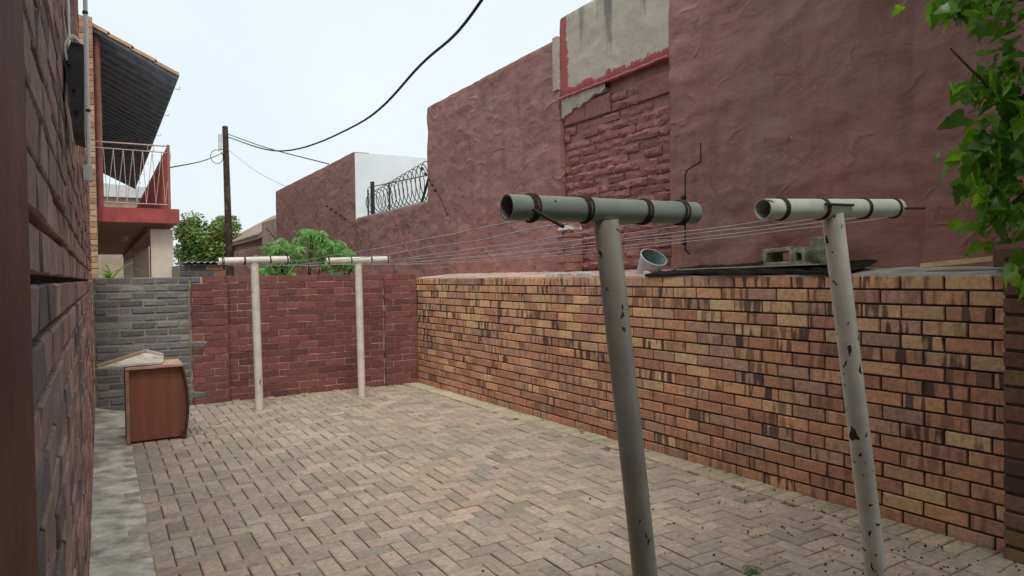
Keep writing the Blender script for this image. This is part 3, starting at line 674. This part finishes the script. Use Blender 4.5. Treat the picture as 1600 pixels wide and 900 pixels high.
t_post('far right cream T-shaped clothes line post against the maroon wall', (2.68, 8.03, .01), (2.665, 8.03, 1.61), (2.275, 8.03, 1.64), (3.05, 8.03, 1.660), .043, .040, 'post_cream', (.03, .38, .70, .97))
pairs = [((.99, 1.60), (1.13, 7.87)), ((1.17, 1.60), (1.36, 7.87)), ((1.40, 1.60), (1.58, 7.87)), ((1.59, 1.60), (1.79, 7.87)), ((2.03, 1.60), (2.30, 8.03)), ((2.29, 1.60), (2.57, 8.03)), ((2.56, 1.60), (2.82, 8.03)), ((2.76, 1.6), (3.03, 8.03))]
for k, (p, q) in enumerate(pairs):
    pts = []; sg = random.uniform(.02, .055)
    za = 1.598 if k < 4 else 1.630+.035*(p[0]-1.975)/.82
    for i in range(41):
        t = i/40; pts.append((p[0]+(q[0]-p[0])*t+.006*mn.noise(Vector((t*9, k, 0))), p[1]+(q[1]-p[1])*t, za+(1.598-za)*t-sg*4*t*(1-t)+.007*mn.noise(Vector((t*14, k*3, 5)))))
    nm = ('first', 'second', 'third', 'fourth')[k % 4]
    tag(MB().tube(pts, .0017, 5).build('clothes_line', 'wire'), '%s wire clothes line from the left, strung between the two %s posts' % (nm, 'left' if k < 4 else 'right'), 'wire', 'wire clothes lines')

# broken cabinet standing on end by the house wall
cb = thing('broken_cabinet', 'broken reddish brown wooden cabinet standing on end by the grey wall', 'cabinet', (.4, 6.95, 0))
z0 = .022
MB().box((.172, 6.83, z0), (.198, 7.26, .668)).build('side_panel', 'cabinet_edge', cb)
arc = [(.600+.052*math.sin(math.pi*(.12+.80*t)), z0+.646*t) for t in np.linspace(0, 1, 15)]
MB().prism([(.199, 6.865, z0+.012)]+[(x-.001, 6.865, max(z, z0+.012)) for x, z in arc]+[(.199, 6.865, .667)], (0, .02, 0)).build('base_panel', 'cabinet_wood', cb)
cm = MB(); vs = [(x, y, z) for (x, z) in arc for y in (6.815, 7.22)]+[(x+.018, y, z) for (x, z) in arc for y in (6.815, 7.22)]
n2 = len(arc)*2; cm.add(vs, [(2*i, 2*i+1, 2*i+3, 2*i+2) for i in range(14)]+[(n2+2*i, n2+2*i+2, n2+2*i+3, n2+2*i+1) for i in range(14)]+[(2*i, 2*i+2, n2+2*i+2, n2+2*i) for i in range(14)]+[(2*i+1, n2+2*i+1, n2+2*i+3, 2*i+3) for i in range(14)]+[(0, n2, n2+1, 1), (28, 29, n2+29, n2+28)])
cm.build('bowed_front', 'cabinet_dark', cb, True)
MB().box((.17, 6.82, .669), (.41, 7.27, .690)).build('top_board', 'cabinet_board', cb)
MB().box((.412, 6.815, .672), (.625, 7.27, .692)).build('top_board', 'cabinet_board', cb)
MB().box((.199, 7.24, z0), (.60, 7.255, .667)).build('back_panel', 'cabinet_dark', cb)
MB().box((.60, 6.83, z0-.004), (.632, 6.87, z0+.06)).build('foot', 'cabinet_dark', cb)
lb = thing('loose_board', 'loose cream board with a raised rim lying tilted on the cabinet', 'board', (.25, 7.0, .70))
def slab(name, P, h, mat): MB().prism([Vector(p) for p in P], (0, 0, h)).build(name, mat, lb)
A, B, C_, D_ = (-.05, 6.80, .700), (.47, 6.88, .698), (.49, 7.10, .735), (.35, 7.20, .775)
slab('board', [A, B, C_, D_], .012, 'board_white')
def rim(p, q, mat, w=.02, h=.022):
    p = Vector(p)+Vector((0, 0, .0125)); q = Vector(q)+Vector((0, 0, .0125)); t = (q-p).normalized(); nn = Vector((-t.y, t.x, 0))*w
    MB().prism([p, q, q+nn, p+nn], (0, 0, h)).build('rim', mat, lb)
rim(D_, A, 'board_edge'); rim(C_, D_, 'board_white'); rim(A, B, 'board_white', .012, .004)

# things lying on the wall cap
bk = thing('bucket', 'white plastic bucket lying tipped on the wall cap, its mouth facing left', 'bucket', (4.0, 4.42, 1.45))
ax = Vector((-.06, -.50, .62)).normalized(); e1 = ax.cross(Vector((0, 1, 0))).normalized(); e2 = ax.cross(e1); b0 = Vector((4.03, 4.46, 1.475))
def rings(prof, n=28):
    vs = []; 
    for h, r in prof: vs += [b0+ax*h+(e1*math.cos(q)+e2*math.sin(q))*r for q in [2*math.pi*k/n for k in range(n)]]
    return vs, [(j*n+k, j*n+(k+1) % n, (j+1)*n+(k+1) % n, (j+1)*n+k) for j in range(len(prof)-1) for k in range(n)]
v, f = rings([(-.04, .001), (-.04, .085), (.10, .108), (.128, .111), (.129, .118), (.140, .118), (.141, .109)]); MB().add(v, f).build('shell', 'bucket', bk, True)
v, f = rings([(.1405, .1088), (.09, .102), (-.02, .084), (-.022, .001)]); MB().add(v, f).build('inside', 'bucket_inside', bk, True)
v, f = rings([(.0, .0855), (.012, .080), (.012, .001)]); MB().add(v, f).build('dried_residue', 'bucket_inside', bk, True)

def hollow_block(label, loc, rot, L=.39, W=.19, H=.14, cores=(1, 3)):
    b = thing('concrete_block', label, 'block', loc, 'mossy concrete blocks on the wall cap'); mm = Matrix.Translation(loc) @ Euler(rot).to_matrix().to_4x4()
    t = .030; mb = MB(); outer = [(-L/2, -W/2), (L/2, -W/2), (L/2, W/2), (-L/2, W/2)]
    h1 = [(-L/2+t, -W/2+t), (-t/2, -W/2+t), (-t/2, W/2-t), (-L/2+t, W/2-t)]; h2 = [(t/2, -W/2+t), (L/2-t, -W/2+t), (L/2-t, W/2-t), (t/2, W/2-t)]
    n = 0; xs = [-L/2, -L/2+t, -t/2, t/2, L/2-t, L/2]; ys = [-W/2, -W/2+t, W/2-t, W/2]; vs = []; rnd = random.Random(int(L*1000)+len(label))
    for z in (0, H):
        for y in ys:
            for x in xs: vs.append((x+rnd.uniform(-.004, .004), y+rnd.uniform(-.004, .004), z+rnd.uniform(-.004, .004)))
    I = lambda x, y, z: z*24+y*6+x; fs = []
    for y in range(3):
        for x in range(5):
            if y == 1 and x in cores:
                for (p, q) in (((x, y), (x+1, y)), ((x+1, y), (x+1, y+1)), ((x+1, y+1), (x, y+1)), ((x, y+1), (x, y))):
                    if p[0] == q[0] and (p[0] if q[1] > p[1] else p[0]-1) in cores and (x+1 if q[1] > p[1] else x-1) in cores: continue
                    fs.append((I(*p, 0), I(*p, 1), I(*q, 1), I(*q, 0)))
            else: fs += [(I(x, y, 1), I(x+1, y, 1), I(x+1, y+1, 1), I(x, y+1, 1)), (I(x, y, 0), I(x, y+1, 0), I(x+1, y+1, 0), I(x+1, y, 0))]
    for x in range(5): fs += [(I(x, 0, 0), I(x+1, 0, 0), I(x+1, 0, 1), I(x, 0, 1)), (I(x, 3, 0), I(x, 3, 1), I(x+1, 3, 1), I(x+1, 3, 0))]
    for y in range(3): fs += [(I(0, y, 0), I(0, y, 1), I(0, y+1, 1), I(0, y+1, 0)), (I(5, y, 0), I(5, y+1, 0), I(5, y+1, 1), I(5, y, 1))]
    mb.add([mm @ Vector(v) for v in vs], fs); o = mb.build('body', 'block_concrete', b)
    md = o.modifiers.new('bevel', 'BEVEL'); md.width = .006; md.segments = 2; return b
hollow_block('mossy hollow concrete block lying flat, its open core facing the yard', (3.93, 3.07, 1.545), (R(90), R(2), R(86)), .25, .125, .17, (1, 2, 3))
hollow_block('small broken piece of mossy concrete block between the two larger ones', (3.91, 2.89, 1.542), (R(90), 0, R(80)), .11, .11, .12, (1, 2, 3))
hollow_block('mossy concrete block standing upright beside the cream post', (4.0, 2.78, 1.570), (0, R(84), R(10)), .18, .16, .16, ())
sh = MB(); n = 40; vs = []
for i in range(n+1):
    y = 4.22-i*(4.22-2.52)/n; w = .012*math.sin(y*9)+.006*math.sin(y*31); t = i/n; lift = .012+.03*math.sin(math.pi*t)*.6
    vs += [(TX(y)-.012+.008*math.sin(y*7), y, 1.436+lift*.5+w*.5), (4.02, y, 1.452+lift+w), (4.19, y, 1.475+lift*1.2-w*.6+.015*t)]
W = len(vs); vs += [(x, y, z-(.020 if k % 3 == 0 else .004)) for k, (x, y, z) in enumerate(vs)]
sh.add(vs, [(i*3+k, i*3+k+1, i*3+k+4, i*3+k+3) for i in range(n) for k in (0, 1)]+[(W+i*3+k, W+i*3+k+3, W+i*3+k+4, W+i*3+k+1) for i in range(n) for k in (0, 1)]+[(i*3, i*3+3, W+i*3+3, W+i*3) for i in range(n)])
tag(sh.build('roofing_sheet', 'sheet_metal', None, True), 'warped black roofing sheet lying along the wall cap under the blocks', 'sheet')
bd = MB().prism([(3.86, 3.95, 1.468), (3.89, 3.95, 1.468), (3.92, 2.72, 1.486), (3.88, 2.72, 1.486)], (0, 0, .008))
tag(bd.build('weathered_strip', 'sheet_edge'), 'pale weathered strip of wood lying on the black roofing sheet', 'strip')
pk = MB().prism([(3.94, 2.13, 1.456), (4.0, 2.13, 1.456), (4.03, 1.71, 1.492), (3.97, 1.71, 1.492)], (0, 0, .026))
tag(pk.build('timber_plank', 'timber'), 'pale new timber plank lying on the grey wall cap', 'plank')
lbk = link('loose_brick', piece_mesh(.20, .095, .10, .005, .002, 3, 'tan_brick', 'loose_brick'), None, None, False, (3.89, 1.745, 1.455), -math.pi/2+.12); lbk.color = (.20, .11, .085, 0)
tag(lbk, 'loose brown brick on top of the wall end beside the pillar', 'brick')

# conduit with junction box, and the dark box with white cable on the house wall
cd = thing('conduit_pipe', 'pale vertical conduit pipe with a square junction box on the house corner', 'pipe', (-.04, 5, 2.1))
MB().tube([(-.042, 5.0, 2.15), (-.036, 5.0, 4.35)], .0125, 10).build('pipe', 'conduit', cd, True)
MB().box((-.072, 4.96, 2.065), (-.024, 5.04, 2.16)).build('junction_box', 'box_grey', cd)
for z in (2.5, 3.1): MB().tube([(-.041, 5, z-.008), (-.041, 5, z+.008)], .016, 10).build('clip', 'dark_metal', cd)
mb_ = thing('wall_box', 'long dark metal box fixed to the house wall with white cables on top', 'box', (-.05, 2.4, 1.86))
MB().prism([(-.072, 2.3, 2.07), (-.056, 2.3, 1.872), (-.028, 2.3, 1.862), (-.024, 2.3, 2.118), (-.055, 2.3, 2.122)], (0, .22, 0)).build('casing', 'box_dark', mb_)
for x, z in ((-.060, 2.06), (-.050, 1.99), (-.045, 1.93)): MB().tube([(x, 2.299, z), (x, 2.290, z)], .005, 8).build('bolt', 'dark_metal', mb_)
for k in range(3):
    MB().tube(spline([(-.066, 2.296, 2.075-k*.004), (-.069, 2.285, 2.10), (-.062+.003*k, 2.285, 2.122+.004*k), (-.045, 2.29, 2.13+.003*k), (-.032, 2.295, 2.118)], 6), .0028, 6).build('white_cable', 'cable_white', mb_)
MB().tube(spline([(-.060, 2.45, 2.12), (-.066, 2.6, 2.25), (-.066, 2.7, 2.6)], 6), .003, 6).build('white_cable', 'cable_white', mb_)

# ------------------------------------------------------------------ plants
def leaf_mesh(seed, L=.12, W=.095, lob=True):
    """toothed heart-shaped leaf folded along the midrib, drooping tip; local +x is the leaf direction"""
    rnd = random.Random(seed); prof = [(0, .02), (-.08, .26), (.03, .44), (.16, .50), (.27, .52), (.33, .40), (.40, .30 if lob else .44), (.50, .38), (.60, .37), (.66, .27), (.78, .20), (.86, .12), (1, 0)]
    fold = rnd.uniform(.1, .75); droop = rnd.uniform(.1, .5); vs = []; curl = rnd.uniform(-.25, .25)
    mid = [(t*L, 0, -droop*L*t*t) for t, _ in prof]
    mid[1] = (.05*L, 0, 0); 
    for s in (1, -1):
        for k, (t, w) in enumerate(prof):
            w = w*W*(1+rnd.uniform(-.14, .14)); vs.append((t*L+rnd.uniform(-.003, .003), s*w*math.cos(fold), -droop*L*max(t, 0)**2+w*math.sin(fold)+curl*w*t+rnd.uniform(-.005, .005)))
    n = len(prof); vs += mid; fs = []
    for k in range(n-1):
        fs.append((2*n+k, 2*n+k+1, k+1, k)); fs.append((2*n+k, n+k, n+k+1, 2*n+k+1))
    mb = MB(); mb.add(vs, fs); me = mb.mesh('leaf'); me.materials.append(M['mulberry_leaf']); smooth_mesh(me, 180); return me
LV = [leaf_mesh(s, lob=s % 3 == 0) for s in range(12)]
mt = thing('mulberry_tree', 'leafy tree with large glossy green leaves overhanging at the right edge', 'tree', (4.02, .85, 0))
MB().tube(spline([(4.02, .75, 1.40), (3.98, .85, 2.0), (3.9, .95, 2.7), (3.75, .9, 3.4)], 6), [.06-.0016*k for k in range(19)], 10).build('trunk', 'bark', mt, True)
def limb(pts, r): MB().tube(spline(pts, 5), [r*(1-.75*k/(5*(len(pts)-1))) for k in range(5*(len(pts)-1)+1)], 6).build('branch', 'bark', mt, True)
limb([(3.95, .92, 2.1), (3.62, 1.30, 2.17), (3.40, 1.48, 2.20), (3.30, 1.53, 2.28), (3.20, 1.60, 2.41)], .014)
limb([(3.97, .9, 1.75), (3.62, 1.33, 1.85), (3.42, 1.47, 1.72), (3.33, 1.52, 1.62)], .010); limb([(3.9, .95, 2.6), (3.6, 1.3, 2.62), (3.38, 1.5, 2.60), (3.24, 1.6, 2.57)], .010)
limb([(3.97, .9, 1.9), (3.6, 1.35, 2.0), (3.42, 1.47, 1.98), (3.28, 1.55, 1.90)], .008)
# leaf clusters (centre, spread, count)
cl = [((3.44, 1.46, 2.60), (.13, .08, .05), 60), ((3.28, 1.56, 2.60), (.06, .05, .03), 16), ((3.49, 1.43, 2.33), (.06, .07, .10), 34), ((3.43, 1.46, 2.24), (.06, .06, .07), 26),
      ((3.46, 1.45, 2.06), (.075, .07, .08), 56), ((3.37, 1.50, 1.99), (.05, .05, .07), 26), ((3.30, 1.54, 1.93), (.025, .04, .05), 5), ((3.47, 1.44, 1.84), (.07, .07, .08), 44), ((3.40, 1.48, 1.76), (.045, .05, .07), 18),
      ((3.47, 1.44, 1.63), (.06, .06, .08), 22), ((3.215, 1.60, 2.235), (.012, .01, .008), 2), ((3.47, 1.44, 1.45), (.04, .04, .03), 5)]
pts = []
for c, s_, n in sorted(cl, key=lambda c: c[2]):
    for k in range(n): pts.append(Vector([random.gauss(c[i], s_[i]) for i in range(3)])+(Vector((-.045, .027, 0)) if n > 10 else Vector()))
for k, p in enumerate(pts[:300]):
    o = link('leaf', LV[k % 12], None, None, False, p); sc = random.uniform(.38, 1.0); o.scale = (sc, sc, sc)
    o.rotation_euler = (random.uniform(-1.1, 1.1), random.uniform(-.2, 1.4), random.uniform(.8, 4.8)); t = random.random(); o.color = (*lerp((.7, .8, .8), (1.75, 1.5, .8), t*t), 1); setp(o, mt)
for k, p in enumerate(pts[:90]):                 # leaf stalks and thin green twigs
    q = p+Vector((random.uniform(.02, .08), random.uniform(-.06, .0), random.uniform(.0, .06))); MB().tube(spline([p, (p+q)/2+Vector((0, 0, .008)), q], 3), .0016, 4).build('stalk', 'strap_leaf', mt)
big = MB(); base_leaf = []
for me in LV[:4]: base_leaf.append(([v.co.copy() for v in me.vertices], [tuple(p.vertices) for p in me.polygons]))
for k in range(6500):                          # rest of the crown, out of frame; extra leaves added to shade the right
    c = random.choice(((3.9, .6, 2.6, .45), (3.6, .2, 3.3, .6), (3.0, -.3, 3.6, .6), (4.2, .3, 3.3, .6), (3.5, .6, 3.6, .45), (3.7, 1.8, 4.2, .5), (4.0, 2.6, 4.6, .55), (3.6, 1.2, 3.9, .5)))
    p = Vector([random.gauss(c[i], c[3]*.55) for i in range(3)])
    dd = p-EYE; fz = dd.dot(fw)
    if fz > .1 and dd.dot(rv)/fz < .80 and dd.dot(uv)/fz < .47: continue
    if p.z < 1.6: continue
    v, f = base_leaf[k % 4]; m = Euler((random.uniform(-.9, .9), random.uniform(0, 1.2), random.uniform(0, 6.28))).to_matrix() @ Matrix.Scale(random.uniform(.7, 1.3), 3)
    big.add([p+m @ q for q in v], f)
big.build('crown', 'mulberry_leaf', mt, True)['kind'] = 'stuff'
limb([(3.75, .9, 3.4), (3.3, .4, 3.6), (2.8, -.2, 3.7)], .03); limb([(3.85, .93, 3.0), (4.2, .5, 3.3), (4.3, .2, 3.5)], .02)

# bush behind the far wall: drooping hand-shaped leaves
def leaflet_fan(mb, p, axis, size, n, rnd):
    a = Vector(axis).normalized(); e1 = a.orthogonal().normalized(); e2 = a.cross(e1); g_ = rnd.uniform(.7, 1.25); col = (g_, g_, g_*rnd.uniform(.9, 1.3), 1)
    for k in range(n):
        q = 2*math.pi*(k+rnd.uniform(-.2, .2))/n; dr = (e1*math.cos(q)+e2*math.sin(q)); s_ = size*rnd.uniform(.75, 1.1); sd = a.cross(dr)*s_*.13
        m1 = p+dr*s_*.5+a*s_*.06; tip = p+dr*s_-Vector((0, 0, 1))*s_*rnd.uniform(.15, .5)
        mb.add([p, m1+sd, tip, m1-sd], [(0, 1, 2), (0, 2, 3)], col)
bu = thing('leafy_bush', 'bright green bush with hand-shaped leaves above the maroon wall', 'bush', (2.45, 9.8, 0)); rnd = random.Random(4); lf = MB(); stems = []
def bush_top(x): return 1.72+.42*math.exp(-((x-2.52)/.22)**2)+.30*math.exp(-((x-2.1)/.16)**2)*.8+.22*math.exp(-((x-2.9)/.2)**2)
for k in range(270):
    x = rnd.uniform(1.85, 3.2); zt = bush_top(x); z = zt-abs(rnd.gauss(0, .22)); y = 9.75+rnd.uniform(-.3, .3)
    if z < 1.3: z = rnd.uniform(1.35, 1.6)
    leaflet_fan(lf, Vector((x, y, z)), (rnd.uniform(-.5, .5), rnd.uniform(-.9, .1), 1), rnd.uniform(.07, .13), rnd.randint(6, 8), rnd)
    if k % 14 == 0: stems.append((x, y, z))
for x, y, z in stems: MB().tube(spline([(2.45+(x-2.45)*.2, 9.8, 0), (2.45+(x-2.45)*.6, 9.8, .9), (x, y, z)], 4), .009, 5).build('stem', 'bark', bu)
lf.build('crown', 'bush_leaf', bu)['kind'] = 'stuff'

def leafy_tree(label, base, ctr, rad, count, size, mat, seed, lobes):
    t = thing('round_tree', label, 'tree', base); rnd = random.Random(seed); mb = MB(); ctr = Vector(ctr)
    MB().tube(spline([base, (base[0]+.1, base[1], ctr.z*.5), (ctr.x, ctr.y, ctr.z)], 5), [.16-.008*k for k in range(11)], 8).build('trunk', 'bark', t, True)
    L = []
    for k in range(lobes):
        v = Vector((rnd.gauss(0, 1), rnd.gauss(0, 1), rnd.gauss(.2, .8))).normalized(); L.append((ctr+Vector((v.x*rad[0], v.y*rad[1], v.z*rad[2]))*rnd.uniform(.45, .85), rnd.uniform(.22, .42)))
        MB().tube([ctr-Vector((0, 0, rad[2]*.6)), (ctr+L[-1][0])*.5, L[-1][0]], [.05, .03, .012], 5).build('branch', 'bark', t)
    for k in range(count):
        c, s_ = rnd.choice(L); v = Vector((rnd.gauss(0, 1), rnd.gauss(0, 1), rnd.gauss(0, 1))).normalized()*(rnd.random()**.4); p = c+Vector((v.x*rad[0], v.y*rad[1], v.z*rad[2]))*s_
        e1 = Vector((rnd.gauss(0, 1), rnd.gauss(0, 1), rnd.gauss(0, .6))).normalized(); e2 = e1.cross(Vector((rnd.gauss(0, 1), rnd.gauss(0, 1), 1))).normalized(); z_ = size*rnd.uniform(.6, 1.3); g_ = rnd.uniform(.6, 1.3)
        col = (g_, g_, g_, 1) if rnd.random() > .07 else (3.4*g_, 1.0*g_, 1.1*g_, 1)
        mb.add([p-e1*z_, p+e2*z_*.5, p+e1*z_, p-e2*z_*.5], [(0, 1, 2, 3)], col)
    mb.build('crown', mat, t)['kind'] = 'stuff'; return t
leafy_tree('round green tree with rusty blossoms behind the utility pole', (3.8, 30, 0), (3.75, 30, 2.75), (1.6, 1.4, 1.35), 13000, .08, 'tree_leaf', 11, 46)
sp_ = thing('strap_leaf_plant', 'plant with long pale strap leaves under the balcony', 'plant', (.12, 10.2, 0)); rnd = random.Random(3)
MB().tube([(.12, 10.2, 0), (.12, 10.2, 1.45)], .04, 8).build('stem', 'bark', sp_)
for k in range(26):
    a = rnd.uniform(0, 6.28); L_ = rnd.uniform(.25, .5); up = rnd.uniform(.1, 1.1); vs = []; h = Vector((math.cos(a), math.sin(a), 0)); sd = Vector((-h.y, h.x, 0))*.016
    b_ = Vector((.12, 10.2, 1.45+rnd.uniform(-.1, .08)))
    for i in range(5):
        t = i/4; p = b_+h*L_*t+Vector((0, 0, 1))*(up*L_*t-.55*L_*t*t); w = 1-t*t*.95; vs += [p-sd*w, p+sd*w]
    mb = MB(); mb.add(vs, [(2*i, 2*i+1, 2*i+3, 2*i+2) for i in range(4)]); mb.build('leaf', 'strap_leaf', sp_)
wd = thing('small_weed', 'small green weed sprouting between the pavers at the bottom edge', 'weed', (2.62, 2.2, .01)); mb = MB(); rnd = random.Random(9)
for k in range(14): leaflet_fan(mb, Vector((2.64+rnd.gauss(0, .035), 2.2+rnd.gauss(0, .02), .02+rnd.random()*.03)), (rnd.gauss(0, .4), rnd.gauss(0, .4), 1), .025, 5, rnd)
mb.build('foliage', 'bush_leaf', wd)

# ------------------------------------------------------------------ litter on the paving
rnd = random.Random(21); bm_ = MB(); wbm = MB(); dl = MB()
for k in range(210):
    x, y = 3.75-abs(rnd.gauss(0, .95)), 1.3+abs(rnd.gauss(0, .95))
    if x > TX(y)-.03 or x < .3: continue
    r_ = rnd.uniform(.0025, .0055); p = Vector((x, y, .02)); dr = Vector((rnd.gauss(0, 1), rnd.gauss(0, 1), 0)).normalized()*r_*1.3
    bm_.tube([p-dr, p-dr*.5+Vector((0, 0, .002)), p+dr*.5+Vector((0, 0, .002)), p+dr], [r_*.35, r_, r_, r_*.35], 6)
for k in range(260):
    x, y = rnd.uniform(.22, 3.6), 1.5+7*rnd.random()**1.6
    s_ = rnd.uniform(.003, .010); a = rnd.uniform(0, 3.14); e1 = Vector((math.cos(a), math.sin(a), .1))*s_*rnd.uniform(1, 2.4); e2 = Vector((-math.sin(a), math.cos(a), .15))*s_*.6; p = Vector((x, y, .024))
    wbm.add([p-e1, p+e2, p+e1, p-e2, p+Vector((0, 0, .004))], [(0, 1, 4), (1, 2, 4), (2, 3, 4), (3, 0, 4)])
for k in range(170):
    if k < 90: x, y = rnd.uniform(1.2, 3.5), 8.54-abs(rnd.gauss(0, .12))
    elif k < 130: x, y = .72+abs(rnd.gauss(0, .12)), 7.05+rnd.gauss(0, .3)
    else: y = rnd.uniform(1.8, 8); x = TX(y)-.02-abs(rnd.gauss(0, .05))
    s_ = rnd.uniform(.010, .028); a = rnd.uniform(0, 6.28); e1 = Vector((math.cos(a), math.sin(a), rnd.uniform(-.1, .4)))*s_; e2 = Vector((-math.sin(a), math.cos(a), rnd.uniform(0, .5)))*s_*.55; p = Vector((x, y, .03))
    dl.add([p-e1, p+e2, p+e1, p-e2+Vector((0, 0, .006))], [(0, 1, 3), (1, 2, 3)])
tag(bm_.build('fallen_berries', 'berry'), 'dark fallen berries scattered over the near right paving', 'berries', kind='stuff')
tag(wbm.build('pale_crumbs', 'bits'), 'pale crumbs and chips scattered over the paving', 'litter', kind='stuff')
tag(dl.build('dry_leaves', 'dry_leaf'), 'dry brown leaves along the foot of the walls', 'leaves', kind='stuff')
